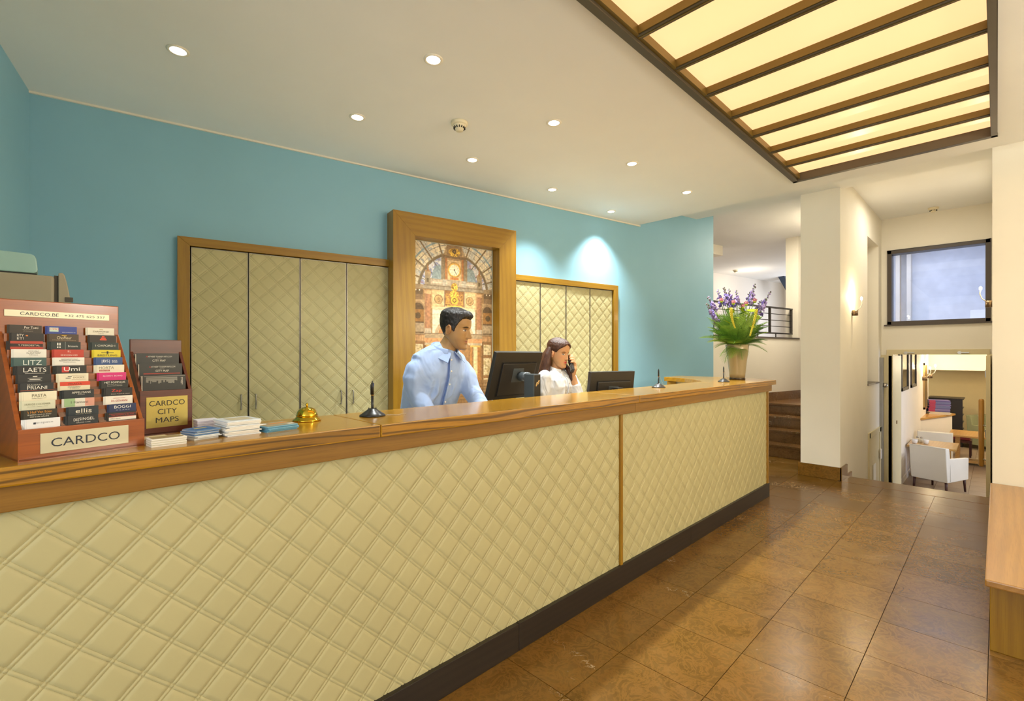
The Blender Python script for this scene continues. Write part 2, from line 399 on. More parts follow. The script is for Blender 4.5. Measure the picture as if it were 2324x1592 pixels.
# ceilings: dropped ceiling with the light box hole, soffit beyond, hall ceilings
HU0, HU1, HV0, HV1 = .55, 4.94, .0, 1.32
cb = MB()
cb.prism([(-2.6, HV1), (5.25, HV1), (5.25, vwall(5.25)+.1), (-2.6, vwall(-2.6)+.1)], CEIL, CEIL+.12)
cb.box(-2.6, HU0, HV0, HV1, CEIL, CEIL+.12); cb.box(HU1, 5.25, HV0, HV1, CEIL, CEIL+.12); cb.box(-2.6, 5.25, -2.6, HV0, CEIL, CEIL+.12)
struct('ceiling', cb, m_ceil)
struct('ceiling', MB().prism([(5.2, -2.6), (6.42, -2.6), (6.42, vwall(6.42)+.1), (5.2, vwall(5.2)+.1)], SOFF, SOFF+.3), m_ceil)
struct('ceiling', MB().box(6.4, 9.2, -1.2, 1.3, CEIL2, CEIL2+.1).box(6.4, 15.2, 1.3, 8.2, CEIL2, CEIL2+.1).box(3.5, 6.4, 3.2, 8.2, CEIL2, CEIL2+.1), m_ceil)
# pillar wall between counter hall and the steps down, with the tall niche
pw = MB()
pw.box(6.32, 7.9, 1.226, 1.615, LOW, CEIL2); pw.box(7.9, 8.76, 1.226, 1.615, LOW, 1.0); pw.box(7.9, 8.76, 1.376, 1.615, 1.0, 3.0)
pw.box(7.9, 8.76, 1.226, 1.615, 3.0, CEIL2); pw.box(8.76, 9.02, 1.226, 1.615, LOW, CEIL2)
struct('wall_pillar', pw, m_white)
struct('trim_5', MB().box(7.9, 8.76, 1.215, 1.378, .985, 1.006), m_sill)
bp = MB(); bp.box(6.303, 6.321, 1.21, 1.64, 0, .145); bp.box(6.303, 6.60, 1.208, 1.2265, 0, .145)
struct('baseboard_pillar', bp, m_tile, .003)
struct('baseboard_steps', MB().box(6.60, 6.84, 1.208, 1.2265, -.17, .02), m_step, .003)
# right-hand pier and hall wall, end wall with door and window openings
struct('wall_right', MB().box(5.45, 9.02, -1.6, .03, LOW, CEIL2), m_white)
ew = MB(); U = 9.0; U2 = 9.18
for (v0, v1, z0, z1) in ((1.10, 1.4, LOW, 1.41), (-.3, .085, LOW, 1.41), (-.3, 1.4, 1.41, 1.845), (-.3, .062, 1.845, 2.95), (1.154, 1.4, 1.845, 2.95), (-.3, 1.4, 2.95, CEIL2)):
    ew.box(U, U2, v0, v1, z0, z1)
struct('wall_end', ew, m_white)
struct('wall_front', MB().box(-3, 5.45, -3.0, -2.85, 0, 3.02), m_white)
light('lobby_daylight_fill', 'AREA', (-2.5, -.6, 1.6), 44, (.88, .95, 1.0), size=2.4, rot=(PI/2, 0, -PI/2))  # unseen area light added for cool daylight from behind left
for u_, lc in ((2.5, (1, .97, .90)), (3.7, (1, .85, .54))): light('lobby_fill', 'POINT', (u_, -2.3, 2.1), LOBBY_E, lc, shadow_soft_size=.25)  # unseen fills added behind the camera to brighten ceiling and counter
# internal window above the door
wn = MB()
wf = .052
wn.box(U-.02, U2, .062, 1.154, 1.845, 1.845+wf); wn.box(U-.02, U2, .062, 1.154, 2.95-wf, 2.95); wn.box(U-.02, U2, .062, .062+wf, 1.845, 2.95); wn.box(U-.02, U2, 1.154-wf, 1.154, 1.845, 2.95)
win = struct('window_1', wn, m_brown, .004)
MB().box(U+.08, U+.086, .1, 1.11, 1.88, 2.91).build('pane', glass('window_glass'), win)
MB().box(U-.035, U, .05, 1.19, 1.828, 1.848).build('window_sill', m_brown, win)
m_bluish = mat('pale_blue_room_wall', 'e4e8f2', .8)
rb = MB(); rb.box(11.6, 11.7, -.8, 1.85, 1.5, 3.6); rb.box(9.18, 11.7, 1.75, 1.85, 1.5, 3.6); rb.box(9.18, 11.7, -.8, -.7, 1.5, 3.6); rb.box(9.18, 11.7, -.8, 1.85, 3.5, 3.6); rb.box(9.18, 11.7, -.8, 1.85, 1.62, 1.7)
struct('wall_upper_room', rb, m_bluish)
for v in (1.12, 1.28): struct('trim_6', MB().box(11.4, 11.6, v, v+.06, 1.7, 3.5), m_white2)
# breakfast room shell
struct('wall_breakfast_left', MB().box(9.18, 16.4, 1.26, 1.4, LOW, 1.62), m_white2)
struct('wall_breakfast_far', MB().box(18.5, 18.7, -3.2, 3.4, LOW, 1.62), mat('beige_wall_paint', 'dcc795', .75, var=.02))
struct('wall_breakfast_right', MB().box(9.1, 18.6, -3.3, -3.2, LOW, 1.62), m_white)
struct('wall_breakfast_side', MB().box(16.4, 18.6, 3.2, 3.4, LOW, 1.62).box(16.3, 16.4, 1.3, 3.4, LOW, 1.62), m_white)
struct('ceiling', MB().box(9.18, 18.7, -3.3, 1.4, 1.5, 1.6).box(16.3, 18.7, 1.4, 3.4, 1.5, 1.6), m_ceil)
struct('trim_7', MB().box(16.9, 17.2, -3.2, 3.2, 1.0, 1.5), m_white)
struct('baseboard_breakfast', MB().box(9.2, 16.3, 1.245, 1.262, LOW, LOW+.1), m_white2)
# half-height wall with oak ledge
ph = MB().prism([(14.7, 1.26), (16.3, .80), (16.45, .95), (16.3, 1.4), (14.9, 1.4)], LOW, -.12)
struct('wall_half', ph, m_white2)
m_oakL = wood('light_oak', 'c99a55', 'a5762f', 0, 1, .3)
struct('trim_8', MB().prism([(14.55, 1.26), (16.36, .74), (16.5, .95), (16.36, 1.3), (14.7, 1.3)], -.12, -.075), m_oakL, .004)
# dark windows and a mirror strip on the breakfast room wall
m_pane = mat('dark_glass', '22282c', .08, spec=.8, var=.1)
for i, (a, b) in enumerate(((10.3, 11.1), (11.35, 12.3), (12.75, 13.6))):
    w_ = MB(); w_.box(a, b, 1.235, 1.262, .72, .78); w_.box(a, b, 1.235, 1.262, 1.46, 1.5); w_.box(a, a+.06, 1.235, 1.262, .72, 1.5); w_.box(b-.06, b, 1.235, 1.262, .72, 1.5)
    wo = struct('window_%d' % (i+2), w_, m_brown); MB().box(a+.05, b-.05, 1.25, 1.256, .76, 1.48).build('pane', m_pane, wo)
m_gold = mat('champagne_frame', 'a88a58', .35, metal=.6)
fr = MB(); a, b, z0, z1 = 15.15, 15.75, .08, 1.2
fr.box(a, b, 1.225, 1.26, z0, z0+.05); fr.box(a, b, 1.225, 1.26, z1-.05, z1); fr.box(a, a+.06, 1.225, 1.26, z0, z1); fr.box(b-.06, b, 1.225, 1.26, z0, z1)
wm = struct('window_5', fr, m_gold); MB().box(a+.05, b-.05, 1.245, 1.252, z0+.03, z1-.03).build('pane', m_pane, wm)
# door frame and the two door leaves
m_door = mat('cream_door_paint', 'd9cba0', .45, var=.02)
df = MB(); df.box(U-.03, U2, .07, 1.16, 1.405, 1.478); df.box(U-.03, U2, 1.085, 1.16, LOW, 1.41); df.box(U-.03, U2, .03, .1, LOW, 1.41)
dfr = struct('door_1', df, m_door, .004)
m_steel = mat('brushed_steel', 'b4afa4', .3, metal=.9, var=.04)
for v in (.9, .33):
    MB().box(U-.055, U-.03, v-.06, v+.06, 1.425, 1.44).box(U-.05, U-.03, v+.02, v+.05, 1.41, 1.45).build('door_closer', m_steel, dfr)
dl = struct('door_2', MB().box(U2-.04, U2+.80, 1.10, 1.145, LOW+.01, 1.39), m_door, .003)
MB().box(U-.03, U2-.04, 1.095, 1.14, LOW+.01, 1.39).build('door_edge', m_door, dl, .003)
MB().box(U2+.25, U2+.30, 1.093, 1.101, .33, .38).build('lock_plate', mat('bronze_plate', '7a5a36', .4, metal=.7), dl)
dr = struct('door_3', MB().box(U-.75, U-.03, .06, .1, LOW+.01, 1.39), m_door, .003)
m_oakH = wood('oak_handle', 'c9933f', '9c6a22', 2, 1, .25)
hb = MB().tube([(8.52, .145, -.02), (8.52, .145, 0), (8.52, .145, .82), (8.52, .145, .84)], [.02, .028, .028, .018], 12, flat=1.0)
hbo = hb.build('pull_handle', m_oakH, dr)
for z in (.12, .55): MB().tube([(8.52, .145, z), (8.52, .15, z-.03), (8.5, .12, z-.045), (8.46, .098, z-.045)], .009, 8).build('bracket', m_steel, hbo)
for z in (-.6, .3, 1.1): MB().box(U-.06, U-.02, .1, .118, z, z+.1).build('hinge', m_steel, dr)
struct('trim_10', MB().box(8.965, 8.998, 1.155, 1.2255, LOW, 1.40), m_door)
# small service hatch, switch and notice on the pillar wall, vent in the niche
hatch = struct('door_4', MB().box(7.93, 8.0, 1.205, 1.228, LOW+.2, .34).box(8.74, 8.84, 1.205, 1.228, LOW+.2, .34).box(7.93, 8.84, 1.205, 1.228, .27, .34).box(8.0, 8.75, 1.215, 1.228, LOW+.2, .28), m_door, .003)
MB().box(8.70, 8.78, 1.19, 1.206, -.12, .02).build('latch', m_white2, hatch, .003)
tag(MB().box(8.0, 8.1, 1.185, 1.226, -.55, -.42).build('light_switch', mat('white_plastic', 'f2eee4', .4), None, .004), 'small white switch box on the cream hatch by the lower steps', 'switch')
nt = MB().box(0, .2, -.002, .002, 0, .62).build('notice', mat('paper_white', 'f1ece0', .7), None, loc=(8.22, 1.2095, -.75)); tag(nt, 'narrow white paper notice stuck on the cream hatch', 'notice')
MB().box(.05, .15, -.003, -.001, .12, .26).build('print', mat('ink_black', '1d1d1f', .6), nt)
vt = thing('wall_vent', 'narrow dark slatted vent grille low in the tall wall niche', 'vent', (8.05, 1.374, 1.08))
MB().box(-.12, .22, -.02, 0, 0, .42).build('frame', mat('taupe_metal', '8d7c66', .45, metal=.3), vt, .003)
for k in range(4): MB().box(-.1, .17, -.028, -.019, .03+.095*k, .10+.095*k).build('slat', m_brown, vt)
# metal edging post between niche and door
struct('trim_9', MB().box(8.84, 8.97, 1.19, 1.226, LOW, 1.36), mat('grey_post', '9a968c', .4, metal=.5))
MB().ell((8.9, 1.17, .95), (.035, .035, .035), 12, 8).build('door_bumper', m_steel, bpy.data.objects['trim_9'])
# ------------------------------------------------------------------ luminous ceiling box
sk = thing('luminous_ceiling', 'large backlit ceiling light of yellow panes in a dark metal grid', 'ceiling light', (HU0, HV0, CEIL))
m_gbar = mat('gold_bar_metal', '74602c', .4, metal=.35)
m_pan = mat('backlit_acrylic', '8c8568', .25, emit=PANEL_E, ecol=(1.0, .775, .55), var=0)
L_ = HU1-HU0; Wd = HV1-HV0
frm = MB(); frm.box(0, L_, 0, .035, -.022, .13); frm.box(0, L_, Wd-.042, Wd, -.022, .13); frm.box(0, .04, 0, Wd, -.022, .13); frm.box(L_-.04, L_, 0, Wd, -.022, .13)
frm.build('frame', m_dark, sk, .003)
MB().box(.04, L_-.04, Wd-.062, Wd-.042, -.004, .09).build('gold_edge', m_gbar, sk)
bars = [4.523-.3965*k-HU0 for k in range(0, 10)]
edges = [L_-.04]+bars+[.04]
for b_ in bars:
    br = MB().box(b_-.017, b_+.017, .03, Wd-.05, -.006, .06).build('bar', m_dark, sk, .002)
    MB().box(b_-.024, b_-.017, .03, Wd-.05, .0, .05).box(b_+.017, b_+.024, .03, Wd-.05, .0, .05).box(b_-.004, b_+.004, .03, Wd-.05, -.0085, -.005).build('gold_fillet', m_gbar, br)
for a_, b_ in zip(edges[:-1], edges[1:]):
    if a_-b_ > .06: MB().box(b_+.02, a_-.02, .034, Wd-.06, .042, .05).build('pane', m_pan, sk)
MB().box(0, L_, 0, Wd, .125, .135).build('back_plate', m_white2, sk)
# ------------------------------------------------------------------ recessed downlights
m_lens = mat('lamp_lens', 'ffffff', .3, emit=9, ecol='fffaf0', var=0)
m_ring = mat('white_trim_ring', 'efe6d2', .4)
ring_me = MB().lathe([(.036, 0), (.052, 0), (.052, -.003), (.046, -.006), (.038, -.005), (.036, -.002)], 28).mesh('trim_ring')
lens_me = MB().lathe([(.0, -.0035), (.037, -.0035), (.037, -.001), (0.0, -.001)], 24).mesh('lens')
DL = []
for k in range(5):
    for row, v in (('back', 3.03), ('front', 2.15)):
        u = .505+1.006*k
        if row == 'front' and k == 0: continue
        DL.append((u, v, row, k))
od = ['first', 'second', 'third', 'fourth', 'fifth']
for u, v, row, k in DL:
    lab = 'round recessed ceiling spotlight, %s from the left in the row nearer %s' % (od[k] if row == 'back' else od[k-1], 'the blue wall' if row == 'back' else 'the yellow ceiling panel')
    t = thing('downlight', lab, 'spotlight', (u, v, CEIL), 0, 'recessed ceiling spotlights')
    obj('trim_ring', ring_me, m_ring, t); obj('lens', lens_me, m_lens, t)
    e = DOWN_E*(.6 if k == 1 else 1)*.95 if row == 'front' else WASH_E
    if row == 'back':
        near = vwall(u)-v
        tilt = math.radians(8 if k < 4 else 20); e = WASH_E*[.1, .55, 1.2, 1.1, 1.15][k]
        light('lamp', 'SPOT', (0, 0, -.03), e, (.94, 1, 1), t, spot_size=math.radians(84 if k < 3 else 98), spot_blend=1.0, shadow_soft_size=.035)
    else:
        light('lamp', 'SPOT', (0, 0, -.03), e, (.95, 1, .99), t, spot_size=math.radians(95), spot_blend=.8, shadow_soft_size=.04)
m_det = mat('cream_plastic', 'e8dcbc', .5)
def detector(loc, label):
    t = thing('smoke_detector', label, 'smoke detector', loc)
    MB().lathe([(0, 0), (.058, 0), (.058, -.016), (.05, -.020), (0, -.020)], 28).build('base', m_det, t)
    hd = MB().lathe([(0, -.018), (.047, -.018), (.044, -.030), (.030, -.046), (.026, -.058), (0, -.060)], 28).build('head', m_det, t)
    vm = MB()
    for q in range(14):
        a = 2*PI*q/14; M_ = Matrix.Rotation(a, 4, 'Z'); vm.box(.031, .0415, -.003, .003, -.045, -.031, M=M_)
    vm.build('vent_slots', mat('slot_black', '1b1a16', .8), hd)
    return t
detector((2.05, 2.607, CEIL), 'round cream smoke detector between the ceiling spotlights')
detector((8.75, .62, CEIL2), 'smoke detector above the brown framed window')
detector((11.8, 4.39, CEIL2), 'small smoke detector on the far landing ceiling')
# ------------------------------------------------------------------ fill lights added for the neighbouring rooms, no fixtures modelled
WARM = (1, .82, .55)
light('hall_fill', 'AREA', (7.6, .62, CEIL2-.05), 10, (1, .95, .84), size=.5)  # unseen fill added to brighten the hall and its end wall
light('stair_fill', 'AREA', (8.1, 1.95, CEIL2-.04), 34, (1, .90, .74), size=.5)  # added fill that lifts the dark stair wall, no lamp there
light('landing_daylight_fill', 'AREA', W(13.2, 5.2, 2.4), 32, (.72, .82, 1.0), size=1.6, rot=(PI/2, 0, WA-PI/2-.4+PI))  # added area light for the bluish daylight on the landing
light('landing_fill', 'POINT', W(7.6, 6.2, 2.9), 10, (1, .88, .74), shadow_soft_size=.12)  # point fills added to brighten the landing, without lamp bodies
light('landing_fill', 'POINT', W(11.0, 6.3, 3.0), 8, (1, .88, .72), shadow_soft_size=.12)
light('upper_room_daylight', 'AREA', (10.3, .9, 3.35), 17, (.72, .80, 1.0), size=1.4)
light('breakfast_daylight', 'AREA', (10.4, -1.6, .5), 36, (.62, .74, 1.0), size=1.3, rot=(PI/2, 0, 0))
light('breakfast_fill', 'POINT', (15.6, -.6, 1.2), 60, (1, .83, .56), shadow_soft_size=.15)  # warm fills added here; the sconces carry their own lights
light('breakfast_fill', 'POINT', (12.6, -.8, 1.3), 18, (1, .86, .62), shadow_soft_size=.15)
# ================================================================== RECEPTION COUNTER
m_oak = wood('counter_oak', 'b5841c', '80560f', 0, 1., .28, .22, .25, 7.)
m_oakE = edgegrain('counter_oak_edge', 'ae7a20', '472e0a')
m_oakA = wood('apron_oak', '986c26', '6c4814', 0, 1., .25, .4, .1, 8.)
m_oakV = wood('frame_oak', 'a27a1c', '80560d', 2, 1., .35, .38, .15, 8.)
m_oakX = wood('frame_oak_rail', 'a27a1c', '80560d', 0, 1., .35, .38, .15, 8.)
m_leath = mat('cream_leatherette', 'bdb486', .5, var=.03, vscale=3, bump=.06, bscale=400, bdist=.0006, spec=.35)
m_thread = mat('cream_thread', 'cdbf88', .7)
m_plinth = wood('black_stained_oak', '2c231b', '191410', 0, 1., .4, .45, .1, 9.)
m_steelh = mat('satin_nickel', '9c978c', .35, metal=.85, var=.03)
# worktop: long boards joined end to end, the last one swinging round to the staff gate
wt = thing('counter_worktop', 'long varnished oak worktop on the cream quilted reception counter', 'worktop', (0, 1.74, 1.105))
VF, VB = 1.545, 1.945
def board(poly, nm='board'):
    cx = sum(p[0] for p in poly)/len(poly)
    q = [(x-cx, y-1.74) for x, y in poly]
    n = len(q); mb = MB().prism(q, 0, .045)
    mb.mi = [0, 0]+[1 if abs(q[i][1]-(VF-1.74)) < 1e-6 and abs(q[(i+1) % n][1]-(VF-1.74)) < 1e-6 else 0 for i in range(n)]
    return mb.build(nm, [m_oak, m_oakE], wt, .004, 2, loc=(cx, 0, 0))
js = [-.62, .86, 2.62]
board([(-.36, VF), (.859, VF), (.859, VB), (-.36, VB)])
board([(.861, VF), (2.619, VF), (2.619, VB), (.861, VB)])
board([(2.621, VF), (4.27, VF), (4.27, VB), (2.621, VB)])
cur = [(4.272, VF), (5.205, VF), (5.29, 1.64), (5.37, 1.76), (5.44, 1.92), (5.475, 2.1), (5.465, 2.3), (5.44, 2.68), (5.0, 2.64), (4.96, 2.48), (4.88, 2.34), (4.76, 2.2), (4.6, 2.06), (4.44, 1.96), (4.40, VB), (4.272, VB)]
board(cur, 'curved_board')
# counter body
ct = thing('reception_counter', 'long reception counter front clad in cream diamond-quilted leatherette', 'counter', (0, 1.75, 0))
def cpart(mb, nm, m, bev=0): mb.v = [(x, y-1.75, z) for x, y, z in mb.v]; return mb.build(nm, m, ct, bev)
cpart(MB().box(-.35, 5.08, 1.615, 1.90, .0, 1.104).prism([(5.08, 1.62), (5.2, 1.62), (5.33, 1.85), (5.4, 2.1), (5.37, 2.6), (5.06, 2.58), (5.0, 2.42), (4.9, 2.28), (4.7, 2.1), (4.45, 1.9), (5.08, 1.9)], 0, 1.104), 'carcass', mat('counter_core', 'cfc4a0', .6))
a1 = cpart(MB().box(-.36, 2.619, 1.575, 1.62, 1.042, 1.105), 'apron', m_oakA, .003)
a2 = cpart(MB().box(2.621, 5.175, 1.575, 1.62, 1.042, 1.105), 'apron', m_oakA, .003)
for x0, x1 in ((-.35, 1.60), (1.602, 3.4), (3.402, 5.135)): cpart(MB().box(x0, x1, 1.583, 1.618, 0, .13), 'plinth_board', m_plinth, .003)
QX, QZ = .0, .9835
for x0, x1 in ((-.35, 2.478), (2.502, 5.098)):
    q = obj('quilted_panel', quilt(x0, x1, .13, 1.045, QX, QZ, dep=.0035), m_leath, ct, (0, 1.602-1.75, 0))
    if x0 < 0: obj('stitching', stitches(x0, 2.47, .13, 1.04, QX, QZ), m_thread, q, kind='stuff')
cpart(MB().box(2.478, 2.502, 1.588, 1.62, .13, 1.045), 'trim_strip', m_oakV, .003)
cpart(MB().box(5.098, 5.128, 1.588, 1.63, .13, 1.045), 'corner_post', m_oakV, .003)
cpart(MB().prism([(4.99, 2.60), (5.03, 2.60), (5.05, 2.52), (5.0, 2.50)], 0, 1.104), 'gate_post', m_oakV, .003)
cpart(MB().box(4.86, 4.885, 2.235, 2.26, 1.02, 1.075), 'paper_note', mat('paper_white', 'f1ece0', .7))
# staff desk behind
sd = thing('staff_desk', 'low working desk hidden behind the reception counter', 'desk', (0, 2.2, 0))
MB().box(.3, 4.3, -.25, .05, .89, .92).build('desk_top', m_oakX, sd, .004)
for x in (.35, 1.1, 2.28, 3.6, 4.25): MB().box(x-.02, x+.02, -.24, .04, 0, .89).build('side_panel', m_oakV, sd)
# ================================================================== WALL CABINETS (in the plane of the blue wall)
def cabinet(name, label, s0, s1, ndoor, d0, side, hnd):
    t = thing(name, label, 'cabinet', W(s0, 4.05), WA)
    zt = 2.222; P = lambda s: s-s0
    # oak surround, standing proud of the wall
    if side == 'left': pb = [(0, 0), (.072, 0), (.072, zt-.06), (0, zt)]; top = [(0, zt), (.072, zt-.06), (P(s1), zt-.06), (P(s1), zt)]
    else: pb = [(P(s1), 0), (P(s1)-.072, 0), (P(s1)-.072, zt-.06), (P(s1), zt)]; top = [(0, zt-.06), (P(s1)-.072, zt-.06), (P(s1), zt), (0, zt)]
    MB().prism(pb, -.045, .004, 1).build('frame_upright', m_oakV, t, .002); MB().prism(top, -.045, .004, 1).build('frame_rail', m_oakX, t, .002)
    MB().box(0, P(s1), .0, .004, 0, zt-.05).build('carcass', mat('cabinet_shadow_gap', '2a2620', .8), t)
    w_ = .3555
    for k in range(ndoor):
        x0 = P(d0+w_*k)+.003; x1 = P(d0+w_*(k+1))-.003
        z0, z1 = .06, zt-.066
        dm = quilt(x0+.004, x1-.004, z0+.004, z1-.004, P(.090 if side == 'left' else 3.05+.035), 1.129, dep=.003)
        d = MB().box(x0, x0+.004, -.026, -.004, z0, z1).box(x1-.004, x1, -.026, -.004, z0, z1).box(x0, x1, -.026, -.004, z1-.004, z1).box(x0, x1, -.026, -.004, z0, z0+.004).box(x0, x1, -.02, -.004, z0, z1).build('door', m_steelh, t)
        obj('quilted_panel', dm, m_leath, d, (0, -.0235, 0))
        hx = {1: x1-.045, -1: x0+.045, 0: None}[hnd[k]]
        if hx is not None:
            MB().tube([(hx, -.022, 1.105), (hx, -.045, 1.105), (hx, -.052, 1.098), (hx, -.052, 1.007), (hx, -.045, 1.0), (hx, -.022, 1.0)], .0055, 8).build('handle', m_steelh, d)
    return t
cabinet('wall_cabinet', 'tall four-door cream quilted cabinet with oak surround left of the mural', -.091, 1.412, 4, -.015, 'left', [1, -1, 1, -1])
cabinet('wall_cabinet', 'tall four-door cream quilted cabinet with oak surround right of the mural', 2.66, 4.198, 4, 2.695, 'right', [1, -1, 1, -1])
# ================================================================== DEEP OAK PICTURE FRAME WITH PRINTED MURAL
pf = thing('mural_frame', 'deep mitred oak frame standing round the station mural', 'picture frame', W(1.402, 4.05), WA)
FA, FB, FI, FJ, FT, FU = 0, 2.658-1.402, .20, 1.06, 2.63, 2.432
MB().prism([(FA, 0), (FI, 0), (FI, FU), (FA, FT)], -.15, 0, 1).build('upright', m_oakV, pf, .002)
MB().prism([(FB, 0), (FJ, 0), (FJ, FU), (FB, FT)], -.15, 0, 1).build('upright', m_oakV, pf, .002)
MB().prism([(FA, FT), (FI, FU), (FJ, FU), (FB, FT)], -.15, 0, 1).build('top_rail', m_oakX, pf, .002)
MB().box(FI, FJ, -.03, -.004, 0, FU).build('grey_backing', mat('grey_edge_strip', 'b9b294', .5), pf)
# the print
NX, NZ = 210, 400
mz0, mz1 = .75, 2.425; ms0, ms1 = 1.612, 2.447
sv, zv = np.meshgrid(np.linspace(ms0, ms1, NX), np.linspace(mz0, mz1, NZ)); img = np.zeros((NZ, NX, 3)); cs = 2.037; dx = sv-cs; ax = np.abs(dx)
rs = np.random.RandomState(5)
def soft(n):
    a = rs.rand(n, n); return a
def nz(fx, fy):
    gx = np.linspace(0, fx, NX); gy = np.linspace(0, fy, NZ); g = rs.rand(int(fy)+3, int(fx)+3)
    ix = gx.astype(int); iy = gy.astype(int); fxx = (gx-ix); fyy = (gy-iy)[:, None]
    A = g[iy][:, ix]; B = g[iy][:, ix+1]; Cc = g[iy+1][:, ix]; D = g[iy+1][:, ix+1]
    return (A*(1-fxx)+B*fxx)*(1-fyy)+(Cc*(1-fxx)+D*fxx)*fyy
def paint(mask, col, k=1.0):
    c = np.array([int(col[i:i+2], 16) for i in (0, 2, 4)], float); mk = np.clip(mask.astype(float), 0, 1)[..., None]*k
    img[:] = img*(1-mk)+c*mk
def rect(s0, s1, z0, z1): return (sv > s0) & (sv < s1) & (zv > z0) & (zv < z1)
def sym(s0, s1, z0, z1): return (ax > s0) & (ax < s1) & (zv > z0) & (zv < z1)
def ring(c, z, r0, r1): d = np.hypot(sv-c, zv-z); return (d > r0) & (d < r1)
paint(np.ones_like(sv), '8a6238')
sky = zv > 2.02; paint(sky, 'e6dcc4'); paint(sky & (nz(14, 30) > .6), 'b9c6d0', .6); paint(sky & (nz(30, 60) > .8), '6f8fb5', .5)
r_ = np.hypot(dx, zv-1.985); th = np.degrees(np.arctan2(zv-1.985, dx))
ins = sky & (r_ < .345); paint(ins, 'c8ccd4'); paint(ins & (nz(40, 90) > .55), '5b6aa8', .7); paint(ins & (nz(50, 90) > .72), 'a4728c', .6); paint(ins & (r_ < .27) & (nz(20, 40) > .4), 'ece6d6', .8)
paint(sky & ring(cs, 1.985, .255, .262), '4d5a78'); paint(sky & ring(cs, 1.985, .44, .446), '6d7076'); paint(sky & ring(cs, 1.985, .395, .398), '8a8272'); paint(sky & ring(cs, 1.985, .475, .49), '7aa0b8')
for a in np.arange(8, 180, 7.3): paint(sky & (np.abs(th-a)*r_*PI/180 < .0018) & (r_ > .37), '7a705c')
for a in (18, 35, 52, 70, 110, 128, 145, 162): paint(sky & (np.abs(th-a)*r_*PI/180 < .0075) & (r_ > .36), '6e5a40'); paint(sky & (np.abs(th-a)*r_*PI/180 < .004) & (r_ < .36), '4a4436')
paint(sky & ring(cs, 1.985, .345, .372), '5f5340'); paint(sky & ring(cs, 1.985, .366, .372), '8b7a5c')
paint((np.hypot((ax-.155)/1., (zv-2.1)/1.7) < .075) & (zv > 2.09), '6f8a96', .9)
# clock tower
tw = (ax < .12) & (zv < 2.33) & (zv > 2.08); dome = (zv >= 2.32) & (ax < np.clip(.115-(zv-2.32)*.35, 0, 1)) & (zv < 2.43); paint(dome, '86694a'); paint(dome & (np.abs(ax-.09) < .012), 'a88b66')
paint(tw, 'a8835a'); paint(sym(.1, .135, 2.08, 2.3), '7b6a52'); paint(sym(.075, .095, 2.1, 2.3), 'a45f30'); paint(sym(.095, .1, 2.08, 2.3), '5c472e'); paint(sym(0, .125, 2.3, 2.325), '6c5238'); paint(sym(0, .07, 2.27, 2.285), 'd8b98a'); paint(sym(0, .068, 2.1, 2.268), 'd2ae78')
paint(ring(cs, 2.196, 0, .072), 'a97532'); paint(ring(cs, 2.196, 0, .063), 'e8b04a'); paint(ring(cs, 2.194, 0, .052), 'f7edcf')
for q in range(12): paint(ring(cs+.043*math.cos(q*PI/6), 2.194+.043*math.sin(q*PI/6), 0, .0035), '9a8763')
paint((np.abs((sv-cs)*.85+(zv-2.194)*.5) < .0032) & rect(cs-.002, cs+.03, 2.155, 2.2), '3b2c1a'); paint(ring(cs, 2.196, 0, .007), '3b2c1a')
paint(sym(0, .045, 2.105, 2.125), 'b4632a')
def gold(z, w, h): 
    mk = (np.hypot(dx/w, (zv-z)/h) < 1); paint(mk, 'b07a24'); paint(mk & (nz(90, 170) > .55), 'f0c23c'); paint(mk & (nz(90, 170) > .8), '4a2f10')
gold(2.36, .06, .04); paint(ring(cs, 2.37, 0, .022), '3a2a18'); paint(ring(cs, 2.37, 0, .009), '7a5a28')
# attic, cornice, obelisks
paint(sym(0, .30, 2.035, 2.1), '9d8d78'); paint(sym(.05, .24, 2.055, 2.085), 'b8a48c'); paint(sym(.085, .12, 2.04, 2.1), 'aaa294'); paint(sym(0, .31, 2.03, 2.042), '6f5f4c'); paint(sym(0, .32, 2.0, 2.03), '8f816e'); paint(sym(0, .32, 1.998, 2.004), '54432f'); paint(sym(.07, .22, 2.062, 2.07), 'd8c8b0')
paint(sym(.245, .295, 2.04, 2.12), '8a7a62'); paint((np.abs(ax-.268) < .028) & (zv > 2.12) & (zv < 2.17), 'a08562'); paint((np.abs(ax-.268) < np.clip((2.245-zv)*.16, 0, 1)) & (zv >= 2.16) & (zv < 2.245), '94643c'); paint((np.abs(ax-.268) < .01) & (zv > 2.06) & (zv < 2.1), '4e4230')
# wings
wing = (ax > .315) & (zv < 2.035); paint(wing, '6e5238'); paint((ax > .315) & (zv > 2.0) & (zv < 2.035), '8a7458'); paint((ax > .315) & (zv > 1.95) & (zv < 1.99), '4e3a26')
for q in (.35, .385): paint((np.hypot(ax-q, zv-1.985) < .007), 'efe6d6')
paint(sym(.3, .45, 1.585, 1.9), 'a3835c'); arch = ((np.hypot((ax-.36)/.052, (zv-1.81)/.06) < 1) | ((np.abs(ax-.36) < .052) & (zv < 1.81))) & (zv > 1.59) & (ax > .3)
paint((np.hypot((ax-.36)/.064, (zv-1.81)/.075) < 1) & (zv > 1.8), '8a6a48'); paint(arch, '3a2716'); paint(arch & (zv < 1.81) & (zv > 1.7), '8f5a22', .85); paint(arch & (np.hypot(ax-.365, zv-1.755) < .028), '33230f'); paint(arch & (zv < 1.69) & (zv > 1.61), 'b09a7c', .8)
